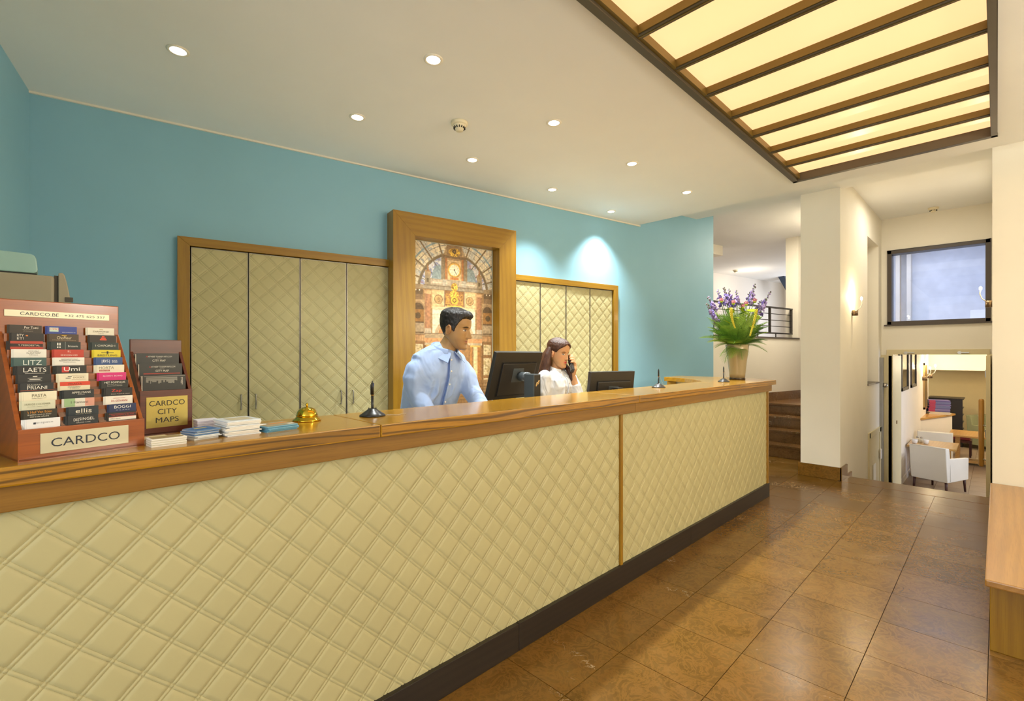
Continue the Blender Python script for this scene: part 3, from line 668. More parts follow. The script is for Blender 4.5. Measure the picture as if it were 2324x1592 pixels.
# main storey
paint(sym(0, .235, 1.83, 2.0), 'c79e6c'); paint(sym(.11, .225, 1.85, 1.985), 'd9b27c'); paint(sym(.1, .108, 1.84, 2.0), '7a6a58'); paint(sym(.228, .234, 1.84, 2.0), 'a98256')
for c_ in (cs-.163, cs+.163):
    paint(ring(c_, 1.912, .0, .042), 'b58c56'); paint(ring(c_, 1.912, .036, .043), '6d5030'); paint(ring(c_, 1.912, .012, .018), '7a5a36'); paint((np.hypot(sv-c_, zv-1.912) < .032) & (nz(80, 160) > .6), '8a6638')
paint(sym(0, .1, 1.855, 2.0), '7b4a22'); paint(sym(0, .092, 1.86, 1.975), '96602a'); paint(sym(0, .09, 1.862, 1.97) & (nz(70, 150) > .6), 'c98a36'); paint(sym(0, .09, 1.862, 1.97) & (nz(70, 150) > .75), '52300f')
gold(2.035, .035, .04); gold(1.965, .05, .035); paint(ring(cs, 1.912, 0, .036), 'e3b52a'); paint(ring(cs, 1.912, .012, .022), '5a3a12'); paint(sym(0, .075, 1.85, 1.862), 'e0b030')
paint(sym(.2925-.05, .2925-.02, 1.6, 1.98), '7f7f8e'); paint((np.abs(ax-.268) < .026) & (zv > 1.62) & (zv < 1.98), 'a56a48'); paint((ax > .276) & (ax < .294) & (zv > 1.62) & (zv < 1.98), '8a5a40', .7); paint((np.abs(ax-.268) < .034) & (zv > 1.955) & (zv < 1.985), 'c99a6a'); paint((np.abs(ax-.268) < .032) & (zv > 1.6) & (zv < 1.64), 'b0a08a')
paint(sym(0, .225, 1.6, 1.835), 'e6d8ba'); paint(sym(0, .225, 1.815, 1.845), 'd4ba90')
for z in np.arange(1.6, 1.82, .024): paint(sym(0, .225, z, z+.0022), 'c9b896')
for q in range(-9, 10): paint((np.abs(dx-q*.05) < .0012) & (zv > 1.6) & (zv < 1.815) & (ax < .225), 'd0c0a0')
paint((np.hypot(dx/.20, (zv-1.58)/.17) < 1) & (zv > 1.58), 'b59a78'); paint((np.hypot(dx/.165, (zv-1.58)/.14) < 1) & (zv > 1.58), 'a86a3a'); paint((np.hypot(dx/.12, (zv-1.58)/.1) < 1) & (zv > 1.58), '6a4526')
# ledge, balustrade and ground storey
paint(sym(0, .46, 1.555, 1.6), '9b8466'); paint(sym(0, .46, 1.59, 1.602), '6e5a44'); paint(sym(.3, .46, 1.52, 1.588), '7a5634')
for q in np.arange(.305, .45, .016): paint((np.abs(ax-q) < .0045) & (zv > 1.53) & (zv < 1.58), 'c08c5c')
paint(sym(0, .46, 1.0, 1.52), '7a4f28'); paint(sym(0, .30, 1.505, 1.555), 'c08050'); paint(sym(.14, .30, 1.49, 1.51), 'b5a284')
paint(sym(.17, .19, 1.16, 1.49), 'a46428'); paint(sym(.155, .205, 1.14, 1.165), '7b5028'); paint(sym(.25, .285, 1.14, 1.49), '9c5f28'); paint(sym(.205, .25, 1.17, 1.49), 'dcc08a'); paint(sym(.17, .285, 1.475, 1.49), 'd6a24a')
for z0, z1 in ((1.40, 1.5), (1.2, 1.37), (1.03, 1.17)): paint(sym(.315, .40, z0, z1), 'd0bc92'); paint(sym(.315, .40, z0, z1) & (nz(60, 130) > .62), '9c8454', .8)
paint(sym(.30, .312, 1.0, 1.52), '5a3818'); paint(sym(.0, .15, 1.0, 1.5), '8a5c30'); paint(sym(.05, .08, 1.1, 1.5), 'a86c34')
paint(zv < 1.16, '6d4722', .75)
for z in np.arange(.76, 1.14, .03): paint((zv > z) & (zv < z+.01), '4a2e14', .6)
img[:] = img*.74+np.array((205, 175, 128))*.26
img *= 1.08*(.88+.24*nz(70, 140))[..., None]
img = np.clip(img, 0, 255)/255; il = np.where(img <= .04045, img/12.92, ((img+.055)/1.055)**2.4)
P_ = np.stack([sv-1.402, np.full_like(sv, -.032), zv], -1).reshape(-1, 3)
ii = np.arange(NX*NZ).reshape(NZ, NX); Fq = np.stack([ii[:-1, :-1], ii[:-1, 1:], ii[1:, 1:], ii[1:, :-1]], -1).reshape(-1, 4)
me = bpy.data.meshes.new('mural_print'); me.from_pydata(P_.tolist(), [], Fq.tolist())
ca = me.color_attributes.new('Col', 'FLOAT_COLOR', 'POINT'); ca.data.foreach_set('color', np.concatenate([il.reshape(-1, 3), np.ones((NX*NZ, 1))], 1).astype(np.float32).ravel())
obj('mural_print', me, vcol('printed_mural', .45), pf, label='printed picture of a grand station hall with gold clock')
# ================================================================== THINGS ON THE WORKTOP
m_mah = wood('mahogany', 'a65516', '74360b', 0, 1., .3, .28, .35, 10.)
m_mahd = wood('dark_mahogany', '6a2f18', '43190c', 0, 1., .3, .3, .3, 10.)
m_mahp = mat('mahogany_edge_grey', '8a6a58', .4, var=.12, vscale=40)
m_plate = mat('silver_plate', 'c9c4a8', .35, metal=.35, var=.02)
m_brass = mat('brass_plate', 'b9a85c', .25, metal=.55, var=.03)
INK = mat('ink_black', '1d1d1f', .6); INKN = mat('ink_navy', '232a3a', .5)
def cm(c): return mat('card_'+c, c, .45, var=0)
rk = thing('card_rack', 'stepped mahogany display rack filled with small business cards', 'card rack', (-.043, 1.588, TOP), math.radians(13.6))
RW, RD = .248, .18
fp = MB().box(0, RW, 0, .010, 0, .075).build('front_panel', m_mah, rk, .0015)
MB().box(0, RW, RD-.006, RD+.006, 0, .393).build('back_panel', m_mah, rk, .002)
for x in (0, RW-.009): MB().prism([(.008, 0), (RD, 0), (RD, .318), (.012, .078), (.008, .075)], x, x+.009, 0).build('side_panel', m_mah, rk, .001)
MB().box(0, RW, 0, RD, 0, .006).build('bottom_board', m_mah, rk)
cols = [(.018, .078), (.093, .153), (.174, .234)]       # left, middle, right column
for a, b in ((.079, .0925), (.1535, .1735)): MB().prism([(.012, 0), (RD-.006, 0), (RD-.006, .303), (.012, .07)], a, b, 0).build('divider', m_mahp, rk)
def rowpos(r): return .016+(12-r)*.0136, .097+(12-r)*.0209           # y, z of the card top in row r (1 = top row)
for r in range(1, 13):
    y, z = rowpos(r)
    MB().box(.009, RW-.009, y-.006, y-.0035, .004, z-.0225).build('tier', m_mah, rk)
sp = MB().box(.0377, .2105, -.0022, 0, .014, .062).build('name_plate', m_plate, fp, .0005)
text(sp, 'CARDCO', .124, -.0026, .038, .021, .135, INKN)
tp = MB().box(.012, .225, RD-.0082, RD-.006, .349, .366).build('top_plate', m_plate, rk, .0004)
text(tp, 'CARDCO.BE', .078, RD-.0086, .3575, .0085, .075, INKN); text(tp, '+32 475 625 337', .171, RD-.0086, .3575, .0062, .088, INKN)
W_, R_, K_, Y_ = 'f3efe0', 'c8402a', '1f2422', 'e6d02a'
# (background, [(text, dx, dz, height, width, colour)], extra flat bars [(x0,x1,z0,z1,colour)], colour words)
CARDS = {
 3: [('efe9d2', [('DIAMOND', 0, -.0105, .0045, .036, '6a6450'), ('LAND', 0, -.0165, .0022, .012, '6a6450')], [(-.004, .004, -.0055, -.004, 'a08a3a')], 'cream'),
     ('2c241c', [], [(-.003, .003, -.006, -.003, 'e8502a'), (-.0055, .0055, -.010, -.007, 'e8502a'), (-.0075, .0075, -.0145, -.011, 'e8502a')], 'dark brown'),
     ('20302c', [('I OXFORD I', 0, -.009, .0052, .044, 'e8e4d2')], [], 'dark green'),
     ('e2cf2a', [('BREITLING', 0, -.0155, .0052, .044, '2a2710')], [(-.014, .014, -.009, -.0075, '2a2710'), (-.002, .002, -.011, -.004, '2a2710')], 'yellow'),
     ('2f4f86', [('|BS|', -.008, -.0115, .010, .018, 'e8eef2'), ('BLACK', .012, -.0095, .0035, .012, 'e8eef2'), ('SMOKE', .012, -.0135, .0035, .012, 'e8eef2')], [], 'mid blue'),
     ('efe8cf', [('HORTA', -.01, -.008, .0075, .033, '8c8870'), ('GRAND CAFE', -.015, -.0155, .0022, .02, W_)], [(-.026, -.003, -.0178, -.0135, 'b0432c')], 'pale cream'),
     ('d81e78', [('BJÖRN BORG', 0, -.0095, .005, .043, 'f8dce8')], [], 'magenta'),
     ('22241f', [('HET POMPHUIS', 0, -.006, .005, .046, 'f0ecdc'), ('The most spectacular', 0, -.0115, .0025, .034, 'd8d4c4'), ('Restaurant in Europe.', 0, -.0155, .0025, .034, 'd8d4c4')], [], 'black restaurant'),
     ('201c1a', [('Zap', -.006, -.008, .0095, .022, 'e2402a'), ('Dreams 4 sports & outlook', .003, -.0165, .003, .042, 'e8e0d0')], [], 'black and red'),  # lower line is a guess at barely legible print
     ('f0e9da', [('DA GIOVANNI', 0, -.013, .0055, .036, 'bf3a30'), ('RISTORANTE PIZZERIA', 0, -.006, .002, .026, 'bf3a30')], [], 'white and red'),
     ('22305a', [('BOGGI', -.001, -.008, .0075, .036, 'f0eee6'), ('M I L A N O', 0, -.0165, .0022, .03, 'c8ccd8')], [], 'navy'),
     ('2a2522', [('Your company in this box?', 0, -.0075, .0042, .05, 'd03a30'), ('Affordable', -.016, -.0165, .0035, .022, '55504a')], [(-.03, .03, -.0125, -.0115, 'c23a30'), (-.03, .03, -.0045, -.0038, 'c23a30'), (-.03, .03, -.021, -.0128, 'e9e4d6')], 'black advertising')],
 2: [('33479a', [('COMICS', -.016, -.008, .0055, .018, 'e8503a'), ('www.comicstation.be', .013, -.0155, .0022, .028, 'e6ecf8')], [(-.026, -.008, -.0145, -.0035, 'cfe4d2')], 'royal blue'),  # COMICS is invented wording for the emblem
     ('4c3a26', [('ChoFleur', 0, -.010, .0075, .03, 'e8d8b0'), ('34 Premium Flavours handmade by', 0, -.0165, .0022, .048, 'c8b48c')], [(-.005, .005, -.005, -.003, 'e0b030')], 'chocolate brown'),  # lower line is made-up wording in place of illegible small print
     ('26302c', [('Brasserie', .014, -.0115, .005, .02, 'e8e6da')], [(-.018, -.0155, -.010, -.003, 'e8e6da'), (-.0135, -.011, -.010, -.003, 'e8e6da'), (-.018, -.0155, -.0165, -.0125, 'e8e6da'), (-.0135, -.011, -.0165, -.0125, 'e8e6da'), (-.0022, -.0012, -.021, 0, '8a9088')], 'black brasserie'),
     ('c23c28', [('R L', 0, -.005, .005, .006, 'f6e2d0'), ('DE ROODEN HOED', 0, -.015, .004, .034, 'f6e2d0')], [], 'brick red'),
     ('f2efe2', [("NAPOLEON'S ONLY", 0, -.0045, .0028, .034, '6a6660'), ('RESIDENCE IN ANTWERP', 0, -.0085, .0032, .042, '55524c'), ('Restaurant & Brasserie', 0, -.0125, .0022, .026, '7a766e')], [], 'white'),
     ('22221e', [('Umi', 0, -.0095, .010, .032, 'f4f0e6')], [(-.02, -.006, -.018, -.003, 'c8342a')], 'black and red disc'),
     ("ece4c8", [("DOCK'S", .01, -.0105, .0045, .022, '9a7a58')], [(-.004, .024, -.0055, -.0048, 'b08a66'), (-.004, .024, -.0162, -.0155, 'b08a66'), (-.016, -.006, -.0125, -.011, '2a2622'), (-.012, -.004, -.008, -.0065, '2a2622')], 'ivory'),
     ('ece0be', [('PRADA', 0, -.006, .0052, .027, '7a2a18'), ('ChristianDior', -.002, -.0135, .004, .026, '7a725e'), ('G U C C I', -.002, -.018, .0026, .018, '7a725e')], [(-.03, .03, -.0102, 0, 'dc4426')], 'red and cream'),
     ('20262a', [('APPELMANS', .004, -.007, .0052, .038, 'ece8da'), ('BRASSERIE', .004, -.0125, .002, .014, 'b8b4a8')], [], 'black blue'),
     ('e6e2d2', [('I Famosi', 0, -.010, .0062, .034, '5a5a50')], [(-.03, -.009, -.021, 0, '9ebf8a'), (.011, .03, -.021, 0, 'e0a08a')], 'green white and pink'),
     ('1f2c34', [('ellis', 0, -.0105, .011, .032, 'f2ecd8'), ('GOURMET BURGER', 0, -.0185, .0022, .032, 'a8a080')], [], 'dark navy'),
     ('22282c', [('DE', -.015, -.0105, .0065, .008, 'e8e6da'), ('|SINGEL', .006, -.0105, .0092, .032, 'e8e6da'), ('GRAND CAFE', 0, -.018, .0024, .028, 'c8c6ba')], [], 'slate black')],
 1: [('3c3228', [('Per Tutti', .010, -.006, .006, .026, 'f0e8d8'), ('of jewellery', .004, -.0112, .0028, .02, 'a89c88'), ('of Antwerp', .004, -.0155, .0026, .018, 'a89c88')], [], 'dark brown jewellery'),
     ('26221e', [('RTY', -.014, -.006, .006, .012, 'e8e0d0'), ('ET!', -.014, -.014, .006, .012, 'e8e0d0')], [(-.004, .0, -.008, -.005, 'f08a3a')], 'black cocktail'),
     ('2a1a16', [('T PEERDESTAL', .004, -.0105, .004, .04, 'e8d8c0')], [(-.03, .03, -.0065, 0, 'b8402a'), (-.03, .03, -.021, -.0145, 'b8402a')], 'red striped'),
     ('f1eee2', [("ON'S ONLY", .006, -.0045, .0028, .02, '6a6660'), ('IN ANTWERP', .006, -.0095, .0032, .026, '55524c'), ('& Brasserie', .006, -.014, .0022, .016, '7a766e')], [], 'white residence'),
     ('43605c', [('LITZ', .004, -.0125, .012, .034, 'e2e8de')], [], 'teal'),
     ('1d1f1f', [('LAETS', .002, -.010, .011, .042, 'f0ece0')], [(-.016, .02, -.0195, -.0180, 'b8b4a8')], 'black jeweller'),
     ('222222', [], [(-.010, .010, -.0135, -.0118, 'dcd8cc'), (-.004, .004, -.0065, -.004, 'dcd8cc'), (-.013, .013, -.0095, -.0088, 'dcd8cc'), (-.013, .013, -.0168, -.0161, 'dcd8cc')], 'black ornamental'),
     ('23272a', [('BRASSERIE', -.006, -.0045, .0032, .024, 'c8c4b4'), ('PRIANI', .0, -.0115, .0082, .036, 'eeeadc')], [(-.03, .03, -.0185, -.0178, 'c85a2a')], 'charcoal'),
     ('f0e9cc', [('PASTA', -.002, -.0095, .0072, .026, '6a6046'), ('Italian Restaurant', -.002, -.016, .0024, .026, '8a8066')], [], 'butter yellow'),
     ('dcdcc0', [('HUIS DE COLVENIER', -.002, -.0085, .0045, .046, '8a8a6c'), ('Restaurant - Traiteur - Hotel', -.002, -.014, .0022, .036, '9a9a80')], [], 'grey green'),
     ('2e2a1c', [("'t Hof Van Eden", -.002, -.0055, .0062, .044, 'd8922a'), ('Breakfast, lunch & dinner', -.002, -.012, .003, .042, 'e8e2d0'), ('next to the cathedral.', -.002, -.0165, .003, .034, 'e8e2d0')], [], 'olive black'),
     ('eef0f0', [('e-space', .002, -.0105, .0045, .03, 'a0a4a8')], [(-.018, -.0135, -.0128, -.0083, '3a4250')], 'plain white')]}
rown = ['top', 'second', 'third', 'fourth', 'fifth', 'sixth', 'seventh', 'eighth', 'ninth', 'tenth', 'eleventh', 'lowest']
cn = {1: 'left', 2: 'middle', 3: 'right'}
ca_, sa_ = math.cos(math.radians(13.6)), math.sin(math.radians(13.6))
card_me = MB().box(-.03, .03, 0, .0006, -.044, 0).mesh('card'); stack_me = {}
for c, lst in CARDS.items():
    for r, (bg, txt, bars_, word) in enumerate(lst, 1):
        y, z = rowpos(r); x0, x1 = cols[c-1]; xc = (x0+x1)/2+random.uniform(-.003, .003)+(.002 if c == 3 and r > 8 else 0)
        yl = y-.0028
        wx = -.043+xc*ca_-yl*sa_; wy = 1.588+xc*sa_+yl*ca_
        t = thing('business_card', '%s business card in the %s row of the %s rack column' % (word, rown[r-1], cn[c]), 'business card', (wx, wy, TOP+z), math.radians(13.6), 'cards in the mahogany rack')
        me = card_me.copy(); obj('front_card', me, cm(bg), t)
        for k in range(3 if r % 3 else 5):                       # the cards waiting behind it
            m2 = card_me.copy(); obj('card', m2, cm(bg), t, (-.0013*(k+1)-random.uniform(0, .0015)*(r in (9, 12)), .0010*(k+1), -.0002*k))
        for (b0, b1, z0, z1, bc) in bars_: MB().box(b0, b1, -.0003, -.0001, z0, z1).build('printed_bar', cm(bc), t)
        for (s_, dx_, dz_, h_, w2_, tc) in txt: text(t, s_, dx_, -.0005, dz_, h_, w2_, cm(tc), 'print')
# city map holder
mh = thing('map_holder', 'dark mahogany map box with a brass CARDCO CITY MAPS plate', 'map holder', (.209, 1.838, TOP), math.radians(9))
MW, MD = .142, .10
mf = MB().box(0, MW, 0, .009, 0, .1385).build('front_panel', m_mahd, mh, .0015)
MB().box(0, MW, MD-.009, MD, 0, .30).build('back_panel', m_mahd, mh, .0015)
for x in (0, MW-.008): MB().prism([(.008, 0), (MD-.008, 0), (MD-.008, .262), (.008, .137)], x, x+.008, 0).build('side_panel', m_mahd, mh)
MB().box(0, MW, 0, MD, 0, .006).build('bottom_board', m_mahd, mh)
bpz = MB().box(.016, MW-.014, -.002, 0, .022, .118).build('brass_plate', m_brass, mf, .0004)
for i, s_ in enumerate(('CARDCO', 'CITY', 'MAPS')): text(bpz, s_, .0715, -.0024, .098-.0265*i, .0165, (.096, .052, .062)[i], INK)
c9, s9 = math.cos(math.radians(9)), math.sin(math.radians(9))
m_map = mat('map_cover_black', '23241f', .35, var=.02); m_page = mat('paper_white', 'f1ece0', .7)
for i, (y, z, lab) in enumerate(((.076, .255, 'back'), (.048, .222, 'middle'), (.018, .186, 'front'))):
    t = thing('city_map', 'black folded city map, %s row of the dark map box' % lab, 'map', (.209+.071*c9-y*s9, 1.838+.071*s9+y*c9, TOP+.008), math.radians(9), 'maps in the map box')
    h = z-.008
    MB().box(-.058, .058, 0, .0012, 0, h).build('cover', m_map, t)
    for k in range(4): MB().box(-.061-.001*k, .056, .002+.0035*k, .0032+.0035*k, 0, h-.002).build('fold', m_map if k % 2 else m_page, t)
    if i < 2:
        text(t, 'A', -.031, -.0004, h-.0105, .0052, None, cm('d8402e'), 'print'); text(t, 'NTWERP TOURISM INFO.COM', .005, -.0004, h-.0105, .0052, .066, cm('ece8dc'), 'print')
        text(t, 'by Cardco', .002, -.0004, h-.0165, .0024, .012, cm('b8b4a8'), 'print'); text(t, 'CITY MAP', .002, -.0004, h-.0235, .0068, .036, cm('ece8dc'), 'print')
        if i: MB().box(-.048, .052, -.0004, -.0002, h-.0335, h-.031).build('red_line', cm('c8402e'), t)
    else:
        sk_ = MB(); rr = random.Random(3); x = -.05
        while x < .032:
            wd_ = rr.uniform(.002, .006); sk_.box(x, x+wd_, -.0004, -.0002, h-.012, h-.012-rr.uniform(.004, .016)); x += wd_
        sk_.box(-.05, .034, -.0004, -.0002, h-.011, h-.0065)
        sk_.build('skyline_print', cm('8e8e86'), t)
        text(t, 'STREET', .047, -.0005, h-.021, .0055, .024, cm('ece8dc'), 'print', rot=PI/2)
        MB().box(-.056, .056, -.0004, -.0002, h-.004, h-.003).build('border_line', cm('b8b4a8'), t)
# leaflets and brochures lying on the worktop
def leaf_stack(name, label, x, y, rz, w_, d_, n, th, colfn, jit, top_parts=None):
    t = thing(name, label, 'brochures', (x, y, TOP), rz); rr = random.Random(n*7+int(x*100))
    for k in range(n):
        ox, oy, oa = rr.uniform(-jit, jit), rr.uniform(-jit, jit), rr.uniform(-.05, .05)*(jit/.006)
        mb = MB(); z = th*k; M_ = Matrix.Translation((ox, oy, 0)) @ Matrix.Rotation(oa, 4, 'Z')
        mb.box(-w_/2, w_/2, -d_/2, d_/2, z, z+th*.86, M=M_); mb.build('leaflet', colfn(k, n), t)
    if top_parts: top_parts(t, th*n)
    return t
pw_, pb_, pg_ = cm('f2efe6'), cm('e6e4da'), cm('d9d4c4')
leaf_stack('leaflet_stack', 'low stack of pale folded leaflets in front of the map box', .245, 1.63, .10, .082, .055, 7, .0030, lambda k, n: cm('dad6c2') if k % 2 else pw_, .0012,
           lambda t, z: MB().box(-.036, .036, -.02, .02, z, z+.0004).box(-.02, .03, -.01, .012, z+.0004, z+.0007).build('cover_print', cm('8a7458'), t))
leaf_stack('leaflet_stack', 'beige printed leaflets tucked behind the low pale stack', .222, 1.715, .14, .085, .06, 4, .003, lambda k, n: cm('c9bda0') if k == n-1 else pw_, .003)
leaf_stack('leaflet_stack', 'fanned stack of blue and white leaflets beside the map box', .338, 1.685, .32, .07, .075, 9, .0032, lambda k, n: cm('5f86b4') if k in (n-1, 4, 6) else cm('e8ecec'), .006,
           lambda t, z: MB().box(-.028, .028, -.03, .03, z, z+.0004).build('cover_print', cm('3e6ca6'), t) and MB().box(-.02, .016, -.004, .004, z+.0004, z+.0007).build('yellow_logo', cm('e0c83a'), t))
leaf_stack('brochure_stack', 'thick loose stack of white brochures in the middle of the leaflets', .440, 1.70, .10, .098, .11, 13, .0036, lambda k, n: pw_ if k % 4 else cm('dfe6ea'), .006,
           lambda t, z: MB().box(-.03, .035, -.035, .03, z, z+.0004).build('cover_print', cm('cfc4a2'), t))
leaf_stack('brochure_stack', 'upright-edged white paper pile standing behind the fanned leaflets', .376, 1.80, .05, .06, .05, 10, .0042, lambda k, n: cm('e9e6f0') if k % 2 else cm('d6d2e2'), .001)
leaf_stack('brochure_stack', 'flat stack of light blue brochures next to the gold bell', .555, 1.70, .22, .105, .095, 6, .0030, lambda k, n: cm('7fb4cc') if k % 2 else cm('5a9cba'), .004,
           lambda t, z: (MB().box(-.05, .05, -.043, .043, z, z+.0005).build('cover_print', cm('a89a7a'), t), MB().box(-.02, .045, .0, .02, z+.0005, z+.0008).build('cover_band', cm('d08a3a'), t), MB().lathe([(0, 0), (.012, 0), (.012, .0004), (0, .0004)], 16, (-.032, .022, z+.0005)).build('cover_roundel', cm('f0f2f2'), t), MB().box(.028, .048, -.035, -.02, z+.0005, z+.0008).build('cover_patch', cm('e8e8e0'), t)))
# reception bell
m_bell = mat('polished_brass', 'd9b53a', .08, metal=1, var=0)
bl = thing('reception_bell', 'shiny gold call bell on the worktop', 'bell', (.712, 1.835, TOP))
MB().lathe([(0, 0), (.050, 0), (.051, .004), (.049, .007), (.041, .012), (.038, .018), (.0, .018)], 36).build('base', m_bell, bl)
MB().lathe([(.0, .018), (.037, .018), (.0385, .021), (.037, .026), (.034, .036), (.027, .045), (.016, .0505), (.006, .053), (0, .053)], 36).build('dome', m_bell, bl)
MB().lathe([(0, .052), (.0035, .052), (.0035, .058), (.005, .060), (.0052, .064), (.003, .067), (0, .0675)], 16).build('plunger', m_bell, bl)
# pen stands
m_blk = mat('black_plastic', '26241f', .35, var=.03); m_pen = mat('black_pen', '1c1b1a', .3); m_chain = mat('silver_chain', 'd8d2c0', .25, metal=.9)
def pen_stand(loc, label, rz=0, tint='26241f', loose=True):
    t = thing('pen_stand', label, 'pen stand', loc, rz, 'desk pens on bases'); mb_ = mat('stand_'+tint, tint, .3, var=.04)
    MB().lathe([(0, 0), (.050, 0), (.052, .003), (.050, .006), (.038, .014), (.024, .024), (.015, .031), (.008, .033), (0, .033)], 32).build('base', mb_, t)
    MB().box(.012, .016, -.004, .004, .020, .034).box(-.016, -.012, -.004, .004, .022, .035).build('grip', mb_, t)
    pn = MB().tube([(0, 0, .028), (0, 0, .036), (0, 0, .085)], [.004, .0052, .0052], 12).build('pen_barrel', m_pen, t)
    MB().tube([(0, 0, .0865), (0, 0, .122), (0, 0, .134), (0, 0, .138)], [.0058, .0058, .0052, .0028], 12).build('pen_cap', m_pen, t)
    MB().cyl((0, 0, .085), (0, 0, .0868), .0061, n=12).build('gold_ring', mat('pen_gold', 'd89a2a', .3, metal=.6), pn)
    MB().cyl((0, 0, .138), (0, 0, .1435), .0022, n=8).build('push_button', m_blk, pn)
    MB().box(-.0085, -.0058, -.002, .002, .088, .13).build('pocket_clip', m_pen, pn)
    MB().box(.0, .0065, -.003, .003, .121, .134).build('blue_tip', mat('pen_blue', '24408c', .4), pn)
    ch = MB(); P0 = []
    if loose:
        for q in range(46):
            a = q/45; P0.append((.052+.085*a+.004*math.sin(q*.5), .012*math.sin(a*9)+.02*a, .0018))
    else:
        for q in range(40):
            a = q/39; P0.append((-.006+.058*a**1.6, -.010-.03*math.sin(a*PI*.5), .0018+.095*(1-a)**2.2))
    for p in P0: ch.ell(p, (.0016,)*3, 6, 4)
    ch.build('ball_chain', m_chain, t)
    return t
pen_stand((.958, 1.79, TOP), 'black desk pen on a base beside the gold bell', -.5)
pen_stand((3.352, 1.815, TOP), 'desk pen on a base in front of the blue wall, midway along the counter', .2, '3c3a36', False)
pen_stand((4.499, 1.78, TOP), 'desk pen on a base just left of the flower vase', .3, '3c3a36', False)
# ================================================================== STAFF SIDE EQUIPMENT
m_mon = mat('monitor_black', '2a2621', .42, var=.03); m_monb = mat('monitor_side_grey', '4a5052', .35)
def monitor(loc, rz, label, w_=.47, h_=.31, tilt=-.30, stand=True, base=.92):
    t = thing('monitor', label, 'monitor', (loc[0], loc[1], base), rz)
    zt = loc[2]-base; Rm = Matrix.Translation((0, 0, zt)) @ Matrix.Rotation(tilt, 4, 'X')
    # local: back of the screen faces -Y, top edge at the pivot
    mb = MB(); mb.box(-w_/2, w_/2, 0, .032, -h_, 0, M=Rm); mb.build('housing', m_mon, t, .004)
    mb = MB(); mb.box(-w_/2+.012, w_/2-.012, .0315, .0335, -h_+.012, -.012, M=Rm); mb.build('screen', mat('screen_glow', '20262c', .2), t)
    mb = MB(); mb.box(-w_/2+.07, w_/2-.05, -.014, .002, -h_+.03, -.075, M=Rm); bh = mb.build('rear_cover', m_mon, t, .006)
    mb = MB(); mb.box(-w_/2+.064, w_/2-.044, -.0015, .001, -h_+.024, -.069, M=Rm); mb.build('vent_gap', mat('slot_black', '1b1a16', .8), t)
    mb = MB(); mb.box(-.05, .05, -.0155, -.012, -.21, -.11, M=Rm); mb.box(-.004, .004, -.0165, -.012, -.112, -.118, M=Rm); mb.build('mount_plate', m_monb, bh, .002)
    if stand:
        yb = -.10
        MB().tube([(.02, yb+.05, zt-.165), (.02, yb+.13, zt-.165)], .032, 16).build('pivot', m_monb, t)
        s_ = MB().box(-.012, .055, yb-.03, yb+.06, .02, zt-.145).build('stand', m_monb, t, .004)
        f_ = MB().box(-.008, .051, yb-.032, yb-.029, .03, zt-.152).build('stand_cover', m_mon, s_, .001)
        lg = MB(); pts = []
        for q in range(41):
            a = q/40*2*PI; pts.append((.021+.014*math.sin(a)+.004*math.sin(2*a), yb-.034, zt-.205+.017*math.sin(a)*.55+.012*math.sin(2*a)))
        lg.tube(pts, .0022, 6); lg.build('loop_logo', mat('gold_logo', 'd8b070', .35, metal=.4), f_)
        MB().box(-.09, .13, yb-.07, yb+.075, 0, .02).build('foot', m_monb, t, .006)
    else:
        MB().box(-.03, .03, -.075, -.015, .02, zt-.12).build('stand', m_mon, t, .004); MB().box(-.1, .1, -.09, .08, 0, .02).build('foot', m_mon, t, .005)
    return t
monitor((2.315, 2.27, 1.417), 0, 'black monitor seen from behind, with a gold loop logo on its stand, beside the man', .445, .335, .30)
monitor((3.115, 2.06, 1.272), -.225, 'black monitor seen from behind at the woman\'s side', .455, .31, .12, False)
oc = thing('office_chair', 'dark office chair back just showing above the counter beside the woman', 'chair', (3.33, 2.66, 0), -.1)
ocp = [(-.20, .62), (-.22, .8), (-.21, 1.0), (-.16, 1.09), (-.06, 1.125), (.06, 1.125), (.16, 1.09), (.21, 1.0), (.22, .8), (.20, .62)]
m_och = mat('charcoal_fabric', '2c2620', .8, bump=.2, bscale=300)
MB().prism(ocp, 0, .06, 1).build('backrest', m_och, oc, .02, 3)
MB().box(-.23, .23, -.46, .02, .44, .53).build('seat', m_och, oc, .03, 3); MB().cyl((0, -.2, .1), (0, -.2, .45), .03).build('column', m_blk, oc)
MB().box(-.03, .03, .03, .07, .45, .7).build('back_support', m_blk, oc)
for k in range(5):
    a = k*2*PI/5; MB().tube([(0, -.2, .1), (.26*math.cos(a), -.2+.26*math.sin(a), .06)], [.024, .016], 8).build('leg', m_blk, oc)
    MB().ell((.27*math.cos(a), -.2+.27*math.sin(a), .03), (.03, .03, .03), 10, 6).build('castor', m_blk, oc)
# printer and the pale blue hood behind the rack
m_pr = mat('printer_grey', 'a39b84', .5, var=.03)
pr = thing('printer', 'large grey office printer standing behind the card rack', 'printer', (-.02, 2.48, 0))
MB().box(-.3, .05, -.2, .3, .0, .62).build('cabinet_base', mat('printer_dark', '6e685a', .5), pr, .01)
MB().box(-.3, .046, -.2, .28, .62, 1.672).build('body', m_pr, pr, .008)
MB().prism([(.056, .62), (.094, .62), (.092, 1.56), (.086, 1.60), (.078, 1.65), (.072, 1.678), (.066, 1.686), (.056, 1.684)], -.2, .28, 1).build('side_cover', m_pr, pr, .003)
MB().box(.045, .057, -.19, .27, .62, 1.675).build('seam', mat('printer_seam', '4c463a', .5), pr)
MB().box(.072, .0935, -.203, -.19, 1.585, 1.602).build('grip_recess', mat('printer_seam', '4c463a', .5), pr, .002)
hood = thing('paper_tray_hood', 'pale blue rounded plastic hood on top of the grey printer', 'plastic hood', (-.02, 2.4, 1.6725))
